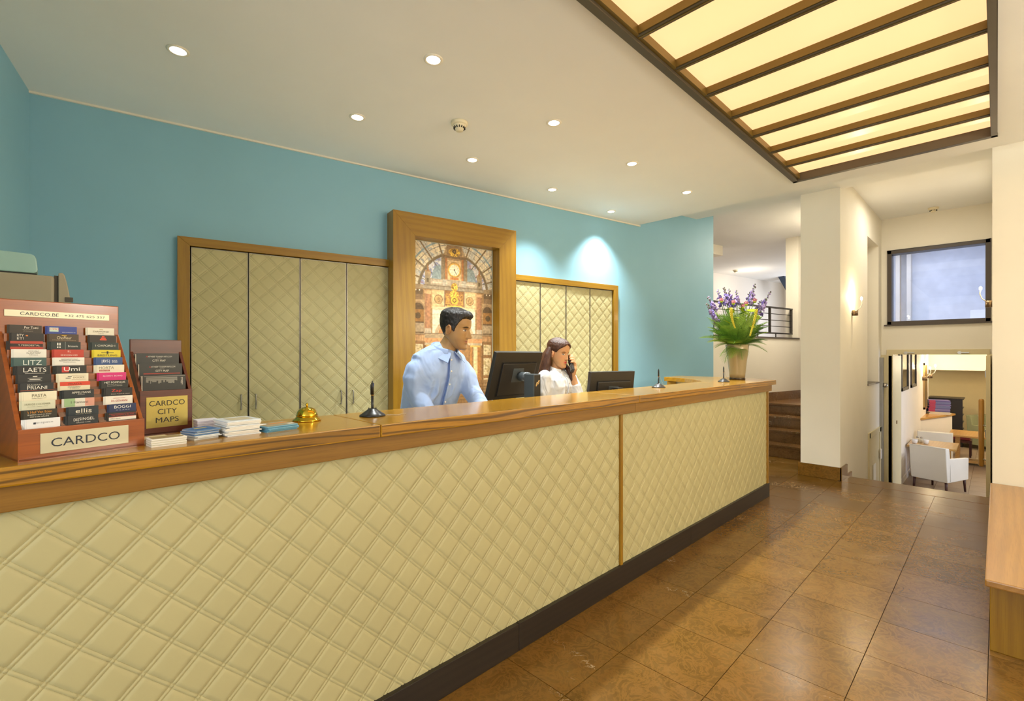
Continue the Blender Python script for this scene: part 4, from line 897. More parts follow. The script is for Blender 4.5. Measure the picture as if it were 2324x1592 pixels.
MB().prism([(-.26, .004), (-.004, .006), (.003, .011), (.005, .02), (.002, .055), (-.002, .066), (-.012, .071), (-.26, .078)], -.1, .1, 1).build('cover', mat('pale_blue_plastic', '9cc4bf', .4), hood, .004)
MB().box(-.26, .003, -.095, .095, 0, .005).build('base_plate', m_blk, hood)
# ================================================================== PEOPLE
def remeshed(mb, voxel, it=3, fac=.5):
    me = mb.mesh('tmp'); o = bpy.data.objects.new('tmp', me); C.objects.link(o)
    r = o.modifiers.new('r', 'REMESH'); r.mode = 'VOXEL'; r.voxel_size = voxel; r.use_smooth_shade = True
    s = o.modifiers.new('s', 'SMOOTH'); s.iterations = it; s.factor = fac
    dg = bpy.context.evaluated_depsgraph_get(); out = bpy.data.meshes.new_from_object(o.evaluated_get(dg))
    bpy.data.objects.remove(o); bpy.data.meshes.remove(me); out.materials.clear(); return out
def loft(mb, secs, n=28, e=2.4):
    V = []; F = []
    for (cx, cy, cz, rx, ry) in secs:
        for k in range(n):
            a = 2*PI*k/n; c, s = math.cos(a), math.sin(a)
            V.append((cx+rx*math.copysign(abs(c)**(2/e), c), cy+ry*math.copysign(abs(s)**(2/e), s), cz))
    for i in range(len(secs)-1):
        for k in range(n): F.append((i*n+k, i*n+(k+1) % n, (i+1)*n+(k+1) % n, (i+1)*n+k))
    F.append(tuple(range(n))[::-1]); F.append(tuple((len(secs)-1)*n+k for k in range(n)))
    return mb.add(V, F, True)
def gs(a, s): return np.exp(-(a/s)**2)
def sst(x): x = np.clip(x, 0, 1); return x*x*(3-2*x)
def head_grid(H, fem, na=150, nr=140):
    k = H/.235
    t = np.array([-1, -.95, -.86, -.7, -.5, -.3, -.1, .1, .3, .5, .68, .82, .93, .985, 1.0])
    if fem:
        w_ = np.array([.012, .026, .038, .050, .060, .066, .070, .073, .075, .074, .068, .056, .036, .016, .001]); f_ = np.array([.070, .082, .086, .085, .084, .084, .084, .084, .089, .088, .078, .060, .036, .014, .0]); b_ = np.array([-.045, -.03, -.01, .012, .038, .062, .080, .092, .098, .098, .092, .076, .048, .02, .001])
    else:
        w_ = np.array([.020, .034, .046, .057, .066, .070, .073, .076, .078, .076, .069, .056, .036, .016, .001]); f_ = np.array([.072, .086, .090, .087, .086, .086, .086, .086, .091, .088, .077, .059, .036, .014, .0]); b_ = np.array([-.04, -.025, -.005, .015, .042, .064, .082, .094, .099, .099, .092, .076, .048, .02, .001])
    tt = -np.cos(np.linspace(0, PI, nr))*.5+np.linspace(-1, 1, nr)*.5
    ker = np.array([1, 2, 3, 2, 1.]); ker /= ker.sum()
    def ip(v):
        y = np.interp(tt, t, v); yp = np.concatenate([[y[0]]*2, y, [y[-1]]*2]); return np.convolve(yp, ker, 'valid')
    Wt, Ft, Bt = ip(w_), ip(f_), ip(b_)
    s = np.linspace(0, 2*PI, na, endpoint=False); ph = s-.4*np.sin(s); e = 2.25
    c, sn = np.cos(ph), np.sin(ph); cc = np.sign(c)*np.abs(c)**(2/e); ss = np.sign(sn)*np.abs(sn)**(2/e)
    X = Wt[:, None]*ss[None]; Yf = (Ft-Bt)[:, None]/2+(Ft+Bt)[:, None]/2*cc[None]; Z = np.repeat((tt*.1175)[:, None], na, 1)
    fr = sst((np.cos(ph)[None]+np.zeros_like(X))/.55)
    ax_ = np.abs(X); ns = .72 if fem else 1.0
    nh = np.interp(Z, [-.052, -.047, -.041, -.034, -.025, -.01, .008, .02], [0, .003, .025, .033, .027, .018, .007, 0])*ns
    nw = np.interp(Z, [-.045, -.03, .01], [.0125 if not fem else .011, .0105, .0075])
    d = nh*gs(X, nw)+.006*ns*gs(ax_-.0125, .005)*gs(Z+.038, .006)
    d += -.010*gs(ax_-.032, .015)*gs(Z-.003, .010)+.0065*gs(ax_-.032, .011)*gs(Z-.001, .0075)
    d += (.0015 if fem else .0045)*gs(Z-.021, .008)*gs(X, .048)
    lw = 1.25 if fem else .9
    d += .0055*lw*gs(Z+.0585, .0042)*gs(X, .017)+.0058*lw*gs(Z+.0685, .005)*gs(X, .0155)-.003*gs(Z+.0635, .0018)*gs(X, .021)-.004*gs(Z+.081, .007)*gs(X, .02)
    d += .007*gs(Z+.102, .014)*gs(X, .018)+.0035*gs(ax_-.046, .018)*gs(Z+.02, .02)
    Yf = Yf+d*fr
    return X*k, Yf*k, Z*k, np.degrees(np.abs(((ph+PI) % (2*PI))-PI))[None]+np.zeros_like(X), k
def grid_mesh(X, Y, Z, M):
    nr, na = X.shape; P = np.stack([X, -Y, Z], -1).reshape(-1, 3); A = np.array(M)
    P = P @ A[:3, :3].T+A[:3, 3]; i = np.arange(nr*na).reshape(nr, na); j = np.roll(i, -1, 1)
    F = np.stack([i[:-1], j[:-1], j[1:], i[1:]], -1).reshape(-1, 4).tolist(); return P, F
def hexc(h): return np.array(lin(h))
def person(name, label, root, fem, H, Mh, body_mb, skin, hair_spec):
    """body: one skin mesh (head, neck, trunk, limbs, hands); colour laid on per vertex"""
    t = thing(name, label, 'person', root)
    X, Y, Z, PH, k = head_grid(H, fem)
    P, F = grid_mesh(X, Y, Z, Mh)
    base = hexc(skin); col = np.repeat(base[None], P.shape[0], 0).reshape(*X.shape, 3).copy()
    x, z = X/k, Z/k; ax_ = np.abs(x); fr = (PH < 80)
    def mixc(mask, c, a=1.0): m_ = (np.clip(mask, 0, 1)*fr*a)[..., None]; col[:] = col*(1-m_)+hexc(c)*m_
    if not fem:
        mixc(sst((-.040-z)/.02)*sst((95-PH)/25)*(1-gs(x, .012)*gs(z+.05, .006)), '8a6a4e', .38)
    else: mixc(gs(ax_-.042, .018)*gs(z+.025, .016), 'd98a6a', .3)
    mixc(gs(ax_-.030, .012)*gs(z-.0, .010), '8a5a3c', .25)
    lip = sst(1.6-1.25*np.hypot(x/.0215, (z+.0635)/.0085)); mixc(lip, 'cf4f52' if fem else 'b06a58', .95 if fem else .7); mixc(gs(z+.0635, .0012)*gs(x, .02), '5a2a22', .7)
    br = sst(1.8-1.4*np.hypot((ax_-.034)/.019, (z-.0175-.10*(.034-np.abs(ax_-.034)) + (ax_-.034)*.12)/(.0034 if fem else .0056))); mixc(br, '2a1c12', .95)
    ew = sst(2.6-2.2*np.hypot((ax_-.032)/.0135, (z-.0012)/.0052)); mixc(ew, 'f0ece4', .95)
    gz = .0025*(-1 if fem else 1)
    mixc(sst(2.6-2.2*np.hypot((x-np.sign(x)*.032-gz)/.0058, (z-.0008)/.0058))*ew, '2a170c', 1)
    arc = z-(.0012+.0054*np.sqrt(np.clip(1-((ax_-.032)/.0145)**2, 0, 1)))
    mixc(gs(arc, .0016)*(np.abs(ax_-.032) < .0145), '1c110b', 1.0)
    mixc(gs(arc-.0045, .0014)*(np.abs(ax_-.032) < .014), '7a4f36', .6)
    arc2 = z-(.0012-.0046*np.sqrt(np.clip(1-((ax_-.032)/.0135)**2, 0, 1))); mixc(gs(arc2, .0011)*(np.abs(ax_-.032) < .013), '5a3626', .6)
    mixc(gs(ax_-.008, .004)*gs(z+.0455, .003), '5a3424', .6)
    V = P.tolist(); FF = F
    rb = remeshed(body_mb, .006, 2)
    nb = len(rb.vertices); bv = np.empty(nb*3); rb.vertices.foreach_get('co', bv); bv = bv.reshape(-1, 3)
    off = len(V); V = V+bv.tolist(); FF = FF+[tuple(i+off for i in p.vertices) for p in rb.polygons]
    cb = np.concatenate([col.reshape(-1, 3), np.repeat(base[None], nb, 0)])
    if not fem:                                    # beard shadow runs on under the jaw
        Ai = np.array(Mh.inverted()); q = bv @ Ai[:3, :3].T+Ai[:3, 3]; m_ = (gs(q[:, 2]/k+.10, .035)*(q[:, 1] < .0))[:, None]*.25; cb[off:] = cb[off:]*(1-m_)+hexc('8a6a4e')*m_
    # ears
    for sgn in (-1, 1):
        em = MB(); ex = .0755*k*sgn
        em.ell((0, 0, 0), (.007*k, .0165*k, .029*k), 14, 12); pts = []
        for q_ in range(15):
            a = -1.9+q_/14*4.6; pts.append((.004*k*sgn, .0150*k*math.sin(a+.6)*-1*-1, .027*k*math.cos(a+.2)))
        em.tube(pts, .0042*k, 8)
        Me = Mh @ Matrix.Translation((ex, .004*k, -.014*k)) @ Matrix.Rotation(.35*sgn, 4, 'Z') @ Matrix.Rotation(.2, 4, 'X')
        o2 = len(V); V += [tuple(Me @ Vector(p)) for p in em.v]; FF = FF+[tuple(i+o2 for i in f) for f in em.f]
        cb = np.concatenate([cb, np.repeat((base*np.array((1.02, .86, .82)))[None], len(em.v), 0)])
    V = [(p[0]-root[0], p[1]-root[1], p[2]-root[2]) for p in V]
    me = bpy.data.meshes.new('body'); me.from_pydata(V, [], FF); me.polygons.foreach_set('use_smooth', [True]*len(me.polygons))
    ca = me.color_attributes.new('Col', 'FLOAT_COLOR', 'POINT'); ca.data.foreach_set('color', np.concatenate([cb, np.ones((len(cb), 1))], 1).astype(np.float32).ravel())
    obj('body', me, vcol('skin', .48, .35, .05, 500, .08), t)
    # hair: a shell over the scalp that sinks beneath the skin outside the hairline
    line = np.interp(PH, *zip(*hair_spec['line'])); m_ = sst((z-line)/hair_spec.get('soft', .012)+.2)
    rr = np.random.RandomState(3); fine = rr.randn(*X.shape); 
    for _ in range(2): fine = (fine+np.roll(fine, 1, 0)+np.roll(fine, -1, 0)+np.roll(fine, 2, 0)+np.roll(fine, -2, 0))/3.2
    fine = fine*sst(np.hypot(X, Y)/.045); th_ = hair_spec['thick'](PH, z); o_ = (-.012*(1-m_)+m_*(th_+hair_spec['rough']*fine))*k
    R = np.sqrt(X**2+(Y+.0)**2+(Z-.01)**2)+1e-6
    Xh, Yh, Zh = X+o_*X/R, Y+o_*Y/R, Z+o_*(Z-.01)/R
    if 'quiff' in hair_spec: qf = hair_spec['quiff'](PH, z)*m_*k; Zh = Zh+qf*.8; Yh = Yh+qf*.35
    Ph, Fh = grid_mesh(Xh, Yh, Zh, Mh); Vh = (Ph-np.array(root)).tolist()
    hm = bpy.data.meshes.new('hair'); hm.from_pydata(Vh, [], Fh); hm.polygons.foreach_set('use_smooth', [True]*len(hm.polygons))
    hair = obj('hair', hm, hair_spec['mat'], t)
    return t, hair
def hairmat(name, c1, c2, sc=(60, 60, 14)):
    g = N(name); v = g.coord('Object', sc); n = g.noise(v, 3.0, 4, .6)
    g.link(g.ramp(n, [(.3, lin(c1)), (.7, lin(c2))]), g.b.inputs['Base Color']); g.set(Roughness=.42, Specular_IOR_Level=.45); g.bump(n, .5, .003); MATS[name] = g.m; return g.m
def cloth(name, col, sc=9., st=.55, dist=.012):
    g = N(name); v = g.coord('Object', (1, 1, .5)); n = g.noise(v, sc, 2, .5, 1.1); st = 1.; dist *= 2.1; c = lin(col)
    g.link(g.ramp(n, [(.25, tuple(x*.96 for x in c)), (.7, c)]), g.b.inputs['Base Color']); g.set(Roughness=.75, Sheen_Weight=.2); g.bump(n, st, dist); MATS[name] = g.m; return g.m
def hand(mb, wrist, palm, tips, r=.0085, thumb=None):
    wv, pv = Vector(wrist), Vector(palm); mb.tube([wv, wv.lerp(pv, .5), pv], [.024, .031, .030], 12, flat=.62)
    for path in tips: mb.tube([Vector(p) for p in path], [r*1.08]+[r]*(len(path)-2)+[r*.75], 9)
    if thumb: mb.tube([Vector(p) for p in thumb], [r*1.35, r*1.15, r*.85], 9)
def fold_line(mb, pts, r): mb.tube(pts, r, 6)
# ------------------------------------------------------------------ the man
MR = (1.66, 2.47, 0)
Mh = Matrix.Translation((1.733, 2.243, 1.556)) @ Matrix.Rotation(math.radians(28), 4, 'Z') @ Matrix.Rotation(math.radians(12), 4, 'X')
b = MB()
b.tube([(1.737, 2.262, 1.50), (1.718, 2.28, 1.455), (1.69, 2.305, 1.40), (1.675, 2.315, 1.34)], [.056, .057, .062, .07], 20)
loft(b, [(1.66, 2.47, .80, .13, .09), (1.66, 2.42, 1.0, .14, .09), (1.66, 2.35, 1.25, .16, .09), (1.67, 2.315, 1.38, .12, .07)])
RA = [(1.515, 2.315, 1.338), (1.495, 2.315, 1.27), (1.512, 2.32, 1.18), (1.52, 2.22, 1.075), (1.525, 2.14, .985)]
LA = [(1.822, 2.315, 1.335), (1.845, 2.28, 1.27), (1.842, 2.23, 1.185), (1.838, 2.13, 1.095), (1.835, 2.06, 1.01)]
for arm in (RA, LA): b.tube(arm, [.045, .042, .038, .032, .026], 12)
for (wx, wy, wz), sg in ((RA[-1], -1), (LA[-1], 1)):
    pz = .94; px_, py_ = wx, wy-.075
    hand(b, (wx, wy, wz), (px_, py_, pz+.012), [[(px_+q*.018, py_-.01, pz+.012), (px_+q*.021, py_-.045, pz+.004), (px_+q*.023, py_-.075-l, pz-.009)] for q, l in ((-1.5, -.012), (-.5, 0), (.5, .004), (1.5, -.008))], .0088, [(px_-sg*.028, py_+.035, pz+.012), (px_-sg*.05, py_+.01, pz+.004), (px_-sg*.056, py_-.025, pz-.008)])
for sx in (-1, 1): b.tube([(1.66+sx*.085, 2.475, .86), (1.66+sx*.09, 2.48, .5), (1.66+sx*.095, 2.51, .09)], [.075, .052, .04], 12); b.tube([(1.66+sx*.095, 2.53, .05), (1.66+sx*.1, 2.40, .035)], [.04, .035], 10)
mhair = hairmat('black_hair', '0e0b09', '2a221c')
man, mh_ = person('person', 'dark-haired man in a light blue shirt leaning over the reception desk', MR, False, .232, Mh, b, 'b08a5a',
    dict(line=[(0, .064), (28, .066), (48, .058), (60, .036), (68, .004), (74, -.02), (82, -.022), (90, .008), (104, .0), (113, -.03), (140, -.052), (180, -.058)], soft=.010,
         thick=lambda PH, z: .0025+.008*sst((z-.03)/.06), rough=.0011, quiff=lambda PH, z: .013*sst((75-PH)/45)*sst((z-.05)/.03)*sst((.112-z)/.02), mat=mhair))
m_shirt = cloth('light_blue_shirt', 'a6bfec', 8.5, .6, .014)
s = MB()
loft(s, [(1.66, 2.475, .84, .172, .125), (1.66, 2.455, .95, .17, .122), (1.66, 2.415, 1.07, .172, .124), (1.66, 2.37, 1.18, .186, .126), (1.66, 2.335, 1.28, .192, .124), (1.666, 2.318, 1.355, .172, .102), (1.676, 2.308, 1.41, .118, .08), (1.69, 2.30, 1.435, .078, .07)])
for arm, rr_ in ((RA, [.058, .066, .060, .053, .047]), (LA, [.058, .065, .058, .051, .045])): s.tube(arm, rr_, 18); s.ell((arm[0][0], arm[0][1], arm[0][2]-.025), (.070, .070, .062), 16, 12)
for q0 in (RA[0], LA[0]): s.tube([(1.69, 2.315, 1.425), (.45*q0[0]+.55*1.69, 2.318, 1.39), (q0[0], q0[1], q0[2]+.012)], [.06, .064, .058], 16)
# drape folds
for p0, p1, p2 in (((1.545, 2.245, 1.33), (1.56, 2.235, 1.25), (1.545, 2.25, 1.15)), ((1.60, 2.215, 1.27), (1.60, 2.235, 1.18), (1.55, 2.28, 1.10)), ((1.72, 2.22, 1.25), (1.70, 2.24, 1.17), (1.64, 2.285, 1.09)), ((1.46, 2.28, 1.22), (1.47, 2.27, 1.16), (1.50, 2.27, 1.13)), ((1.86, 2.21, 1.22), (1.85, 2.19, 1.17), (1.84, 2.17, 1.12)), ((1.47, 2.26, 1.32), (1.465, 2.262, 1.26), (1.475, 2.27, 1.2))): s.tube([p0, p1, p2], [.006, .013, .006], 8)
sm_ = remeshed(s, .008, 14); co = np.empty(len(sm_.vertices)*3); sm_.vertices.foreach_get('co', co); co = co.reshape(-1, 3)-np.array(MR); sm_.vertices.foreach_set('co', co.ravel()); sm_.polygons.foreach_set('use_smooth', [True]*len(sm_.polygons))
shirt = obj('shirt', sm_, m_shirt, man)
def rel(mb, R): mb.v = [(p[0]-R[0], p[1]-R[1], p[2]-R[2]) for p in mb.v]; return mb
def quadflap(pts, th=.004):
    v = [Vector(p) for p in pts]; n = (v[1]-v[0]).cross(v[2]-v[0]).normalized()*th; k = len(v); mb = MB()
    return mb.add([tuple(p) for p in v]+[tuple(p+n) for p in v], [tuple(range(k))[::-1], tuple(range(k, 2*k))]+[(i, (i+1) % k, k+(i+1) % k, k+i) for i in range(k)])
def collar(cx, cy, cz, r, lean, hgt, flap, m, parent, R):
    mb = MB(); V = []; F = []; n = 28
    for lv, (dr, dz) in enumerate(((0, 0), (.004, hgt), (.010, hgt-.002), (.012, -.006))):
        for k in range(n+1):
            a = math.radians(-65)+math.radians(310)*k/n-PI/2+math.radians(90)     # open at the front
            a = PI/2+(k/n-.5)*math.radians(310)
            x = (r+dr)*math.cos(a); y = (r+dr)*math.sin(a)*1.02
            V.append((cx+x, cy+y-(dz*lean), cz+dz+y*.34))
    m1 = n+1
    for lv in range(3):
        for k in range(n): F.append((lv*m1+k, lv*m1+k+1, (lv+1)*m1+k+1, (lv+1)*m1+k))
    mb.add(V, F, True); rel(mb, R).build('collar', m, parent)
    for sg in (-1, 1):
        f = flap(sg); rel(quadflap(f if sg > 0 else f[::-1]), R).build('collar_point', m, parent, .001)
m_shirt2 = mat('blue_shirt_collar', '9fb8e8', .7, bump=.1, bscale=60)
collar(1.692, 2.296, 1.420, .068, .35, .034, lambda sg: [(1.692+sg*.076, 2.318, 1.466), (1.697+sg*.012, 2.214, 1.412), (1.692+sg*.060, 2.180, 1.352), (1.692+sg*.104, 2.252, 1.392), (1.692+sg*.098, 2.31, 1.432)], m_shirt2, shirt, MR)
pk = [(1.678, 2.222, 1.40), (1.672, 2.214, 1.33), (1.664, 2.206, 1.27), (1.66, 2.240, 1.17), (1.66, 2.284, 1.06), (1.66, 2.326, .94)]
mb = MB(); mb.tube([(p[0], p[1]-.004, p[2]) for p in pk], .012, 8, flat=.35); rel(mb, MR).build('placket', m_shirt2, shirt)
mb = MB(); mb.tube([(p[0]-.012, p[1]-.006, p[2]) for p in pk], .0022, 6); rel(mb, MR).build('placket_edging', mat('navy_edging', '5f7fc4', .7), shirt)
for i in range(5):
    a = Vector(pk[i]).lerp(Vector(pk[i+1]), .4); rel(MB().ell((a.x+.003, a.y-.012, a.z), (.0055, .002, .0055), 10, 6), MR).build('button', mat('white_plastic', 'f2eee4', .4), shirt)
tr = MB(); loft(tr, [(1.66, 2.48, .74, .165, .12), (1.66, 2.475, .9, .168, .122), (1.66, 2.468, .93, .166, .12)])
for sx in (-1, 1): tr.tube([(1.66+sx*.085, 2.478, .82), (1.66+sx*.09, 2.48, .5), (1.66+sx*.095, 2.51, .1)], [.092, .072, .06], 14)
tm = remeshed(rel(tr, MR), .012, 2); obj('trousers', tm, cloth('navy_trousers', '23262e'), man)
for sx in (-1, 1): rel(MB().ell((1.66+sx*.1, 2.45, .045), (.05, .14, .045), 14, 8), MR).build('shoe', m_blk, man)
# ------------------------------------------------------------------ the woman
WR = (2.785, 2.36, 0)
Mw = Matrix.Translation((2.782, 2.330, 1.412)) @ Matrix.Rotation(math.radians(3), 4, 'Z') @ Matrix.Rotation(math.radians(9), 4, 'X') @ Matrix.Rotation(math.radians(3), 4, 'Y')
b = MB()
b.tube([(2.783, 2.345, 1.37), (2.784, 2.352, 1.32), (2.785, 2.355, 1.27)], [.043, .042, .05], 18)
loft(b, [(2.785, 2.37, .8, .11, .08), (2.785, 2.36, 1.0, .10, .07), (2.785, 2.35, 1.18, .115, .075), (2.785, 2.35, 1.265, .10, .06)])
RAw = [(2.648, 2.35, 1.235), (2.628, 2.345, 1.12), (2.625, 2.335, 1.02), (2.65, 2.21, .975), (2.67, 2.13, .955)]
LAw = [(2.92, 2.345, 1.235), (2.905, 2.28, 1.16), (2.868, 2.222, 1.105), (2.855, 2.226, 1.165), (2.842, 2.236, 1.235)]
b.tube(RAw, [.034, .031, .028, .025, .02], 12); b.tube(LAw[:3], [.034, .031, .03], 12); b.tube(LAw[2:], [.03, .028, .021], 12)
hand(b, RAw[-1], (2.675, 2.06, .945), [[(2.675+q*.014, 2.05, .944), (2.675+q*.016, 2.02, .937), (2.675+q*.018, 1.995-l, .928)] for q, l in ((-1.5, -.01), (-.5, 0), (.5, .003), (1.5, -.007))], .0072, [(2.65, 2.09, .944), (2.634, 2.07, .936), (2.632, 2.045, .929)])
# left hand closed round the handset: axis from the mouth up to the ear
Lp, Up = Vector((2.812, 2.224, 1.300)), Vector((2.858, 2.30, 1.425)); axp = (Up-Lp).normalized(); nout = Vector((.83, -.55, 0)); nout = (nout-axp*nout.dot(axp)).normalized(); frt = nout.cross(axp).normalized()
if frt.y > 0: frt = -frt
def AP(s_, o, f_): return Lp+axp*s_+nout*o+frt*f_
b.tube([LAw[-1], AP(.0, .022, -.018), AP(.045, .026, -.012), AP(.085, .024, -.012)], [.0195, .027, .030, .024], 14, flat=.7)
for i, (sp_, l) in enumerate(((.095, 1.0), (.075, 1.08), (.054, 1.02), (.033, .85))):
    b.tube([AP(sp_-.01, .026, -.006), AP(sp_, .028, .016), AP(sp_+.004, .016, .032*l), AP(sp_+.006, -.004*l, .031*l), AP(sp_+.006, -.016*l, .024*l)], [.0088, .0085, .0078, .0072, .0058], 9)
b.tube([AP(.015, .018, -.028), AP(.05, .004, -.030), AP(.078, -.010, -.024)], [.0115, .0095, .0068], 9)
for sx in (-1, 1): b.tube([(2.785+sx*.07, 2.37, .86), (2.785+sx*.07, 2.375, .45), (2.785+sx*.07, 2.39, .07)], [.062, .045, .032], 12); b.tube([(2.785+sx*.07, 2.41, .04), (2.785+sx*.075, 2.29, .03)], [.032, .028], 10)
whair = hairmat('brown_hair', '2c160b', '5a3520', (70, 70, 9))
woman, wh_ = person('person', 'long-haired woman in a white blouse holding a black phone to her face', WR, True, .212, Mw, b, 'cc9a6c',
    dict(line=[(0, .078), (12, .072), (30, .060), (48, .046), (60, .030), (70, .008), (78, .004), (86, .014), (94, -.018), (104, -.03), (118, -.05), (180, -.07)], soft=.008,
         thick=lambda PH, z: .0065+.007*sst((z-.0)/.07)+.004*sst((PH-90)/40), rough=.0007, mat=whair))
lh = MB()
lh.tube([(2.775, 2.385, 1.44), (2.752, 2.425, 1.37), (2.738, 2.435, 1.30), (2.725, 2.437, 1.20), (2.722, 2.435, 1.10), (2.72, 2.43, 1.02)], [.062, .068, .064, .056, .046, .02], 18, flat=.75)
lh.tube([(2.728, 2.36, 1.455), (2.708, 2.368, 1.40), (2.694, 2.378, 1.34), (2.682, 2.392, 1.28), (2.677, 2.402, 1.22), (2.68, 2.408, 1.15)], [.024, .034, .040, .042, .036, .014], 14)
lh.tube([(2.845, 2.36, 1.42), (2.845, 2.335, 1.34), (2.835, 2.275, 1.285), (2.838, 2.243, 1.22), (2.852, 2.228, 1.165), (2.872, 2.214, 1.11)], [.018, .022, .024, .021, .016, .004], 14, flat=.8)
lm = remeshed(rel(lh, WR), .005, 2); obj('long_hair', lm, whair, wh_)
m_bl = cloth('white_blouse', 'dcdcdc', 12., .6, .012)
s = MB()
loft(s, [(2.785, 2.37, .86, .14, .105), (2.785, 2.365, .97, .126, .096), (2.785, 2.358, 1.07, .126, .098), (2.785, 2.345, 1.16, .138, .112), (2.785, 2.348, 1.215, .138, .1), (2.785, 2.352, 1.255, .112, .074), (2.785, 2.354, 1.285, .07, .058)])
s.tube(RAw, [.056, .051, .046, .04, .034], 16); s.ell(RAw[0], (.054,)*3, 14, 10); s.tube(LAw[:3], [.056, .052, .05], 16); s.ell(LAw[0], (.054,)*3, 14, 10); s.tube([LAw[2], (2.858, 2.225, 1.155), (2.852, 2.228, 1.178)], [.05, .043, .041], 16)
for p0, p1, p2 in (((2.665, 2.27, 1.22), (2.70, 2.262, 1.16), (2.70, 2.28, 1.09)), ((2.60, 2.33, 1.19), (2.59, 2.32, 1.12), (2.60, 2.31, 1.05)), ((2.88, 2.24, 1.17), (2.86, 2.25, 1.13), (2.83, 2.25, 1.08)), ((2.75, 2.235, 1.18), (2.74, 2.245, 1.12), (2.73, 2.26, 1.05))): s.tube([p0, p1, p2], [.005, .011, .005], 8)
bm_ = remeshed(rel(s, WR), .0065, 3); bm_.polygons.foreach_set('use_smooth', [True]*len(bm_.polygons)); blouse = obj('blouse', bm_, m_bl, woman)
m_bl2 = mat('white_collar', 'dfe0e2', .7)
collar(2.785, 2.350, 1.283, .052, .25, .026, lambda sg: [(2.785+sg*.060, 2.352, 1.302), (2.785+sg*.012, 2.284, 1.268), (2.785+sg*.042, 2.262, 1.232), (2.785+sg*.078, 2.318, 1.256)], m_bl2, blouse, WR)
pk = [(2.785, 2.288, 1.262), (2.785, 2.250, 1.215), (2.785, 2.234, 1.16), (2.785, 2.258, 1.07), (2.785, 2.27, .97)]
mb = MB(); mb.tube([(p[0], p[1]-.004, p[2]) for p in pk], .010, 8, flat=.35); rel(mb, WR).build('placket', m_bl2, blouse)
for i in range(4):
    a = Vector(pk[i]).lerp(Vector(pk[i+1]), .5); rel(MB().ell((a.x, a.y-.010, a.z), (.0045, .002, .0045), 10, 6), WR).build('button', mat('bronze_plate', '7a5a36', .4, metal=.7), blouse)
rr = random.Random(4); dots = MB()
for q in range(90):
    z = rr.uniform(1.05, 1.25); x = rr.choice((-1, 1))*rr.uniform(.016, .05); y = np.interp(z, [.97, 1.07, 1.16, 1.215, 1.262], [2.27, 2.258, 2.234, 2.25, 2.288])-.001+x*x*6
    dots.ell((2.785+x, y-.0015, z), (.0016, .0012, .0016), 6, 4)
rel(dots, WR).build('sequins', mat('dark_sequins', '6a5c50', .3, metal=.5), blouse, kind='stuff')
sk_ = MB(); loft(sk_, [(2.785, 2.375, .5, .15, .12), (2.785, 2.372, .75, .155, .12), (2.785, 2.37, .9, .142, .107)]); rel(sk_, WR).build('skirt', cloth('charcoal_skirt', '2a2a2e'), woman)
for sx in (-1, 1): rel(MB().ell((2.785+sx*.073, 2.34, .035), (.038, .12, .035), 14, 8), WR).build('shoe', m_blk, woman)
er = Mw @ Vector((-.071, .003, -.048)); rel(MB().tube([(er.x, er.y+.006*math.cos(a), er.z+.007*math.sin(a)) for a in np.linspace(0, 2*PI, 14)], .0012, 6), WR).build('earring', m_bell, woman)
# the handset she holds
phn = thing('phone_handset', 'black cordless phone handset in the woman\'s hand', 'phone', tuple(Lp))
Q = Matrix([[nout.x, frt.x, axp.x, 0], [nout.y, frt.y, axp.y, 0], [nout.z, frt.z, axp.z, 0], [0, 0, 0, 1]])
mb = MB(); mb.box(-.011, .011, -.022, .022, -.028, .112, M=Q); hs = mb.build('handset', m_blk, phn, .006, 3)
kp = MB()
for i in range(3):
    for j in range(4): kp.box(-.0128, -.0108, -.0155+.0115*i, -.0075+.0115*i, -.020+.012*j, -.013+.012*j, M=Q)
kp.build('keypad', mat('key_grey', '8a867e', .5), phn)
mb = MB(); mb.box(-.0122, -.0105, -.015, .015, .034, .062, M=Q); mb.build('display', mat('screen_glow', '20262c', .2), phn)
# ================================================================== VASE AND FLOWERS
VX, VY = 5.02, 1.85
m_vase = mat('taupe_glazed_ceramic', 'a8966e', .12, var=.02, coat=.6)
vs = thing('flower_vase', 'tall flared taupe vase on the end of the counter', 'vase', (VX, VY, TOP))
MB().lathe([(0, .02), (.072, .02), (.076, .06), (.088, .18), (.104, .30), (.111, .353), (.107, .355), (.098, .29), (.07, .05), (0, .05)], 44).build('body', m_vase, vs)
MB().lathe([(0, 0), (.073, 0), (.0745, .004), (.0745, .016), (.072, .02), (0, .02)], 44).build('base_band', mat('dark_bronze_band', '4a3d2c', .2, metal=.6), vs)
RTV = Vector((math.sin(YAW), -math.cos(YAW), 0)); FWV = Vector((math.cos(YAW), math.sin(YAW), 0)); VC = Vector((VX, VY, TOP))
PXM = 4.84/1082
def VP(px, py, d=0.): return VC+RTV*((px-1673)*PXM)+FWV*d+Vector((0, 0, (862-py)*PXM))
m_stem = mat('green_stem', '5d7a2c', .5); m_leafd = mat('deep_green_leaf', '5f8a2c', .5, var=.25, vscale=30); m_leafl = mat('lime_leaf', 'a9bf22', .45, var=.15, vscale=25)
m_fern = mat('fern_green', '76a036', .55, var=.25, vscale=20); m_fern2 = mat('feathery_green', '93b648', .55, var=.2, vscale=20)
m_pur = mat('lilac_petal', 'a08cc0', .5, var=.22, vscale=60); m_pur2 = mat('violet_petal', '7e6cb4', .5, var=.2, vscale=60); m_bud = mat('dusky_bud', '6e5c62', .55, var=.25, vscale=60); m_pink = mat('rose_petal', 'c07a80', .5, var=.25, vscale=80); m_yel = mat('yellow_catkin', 'd2c53a', .55, var=.15, vscale=80)
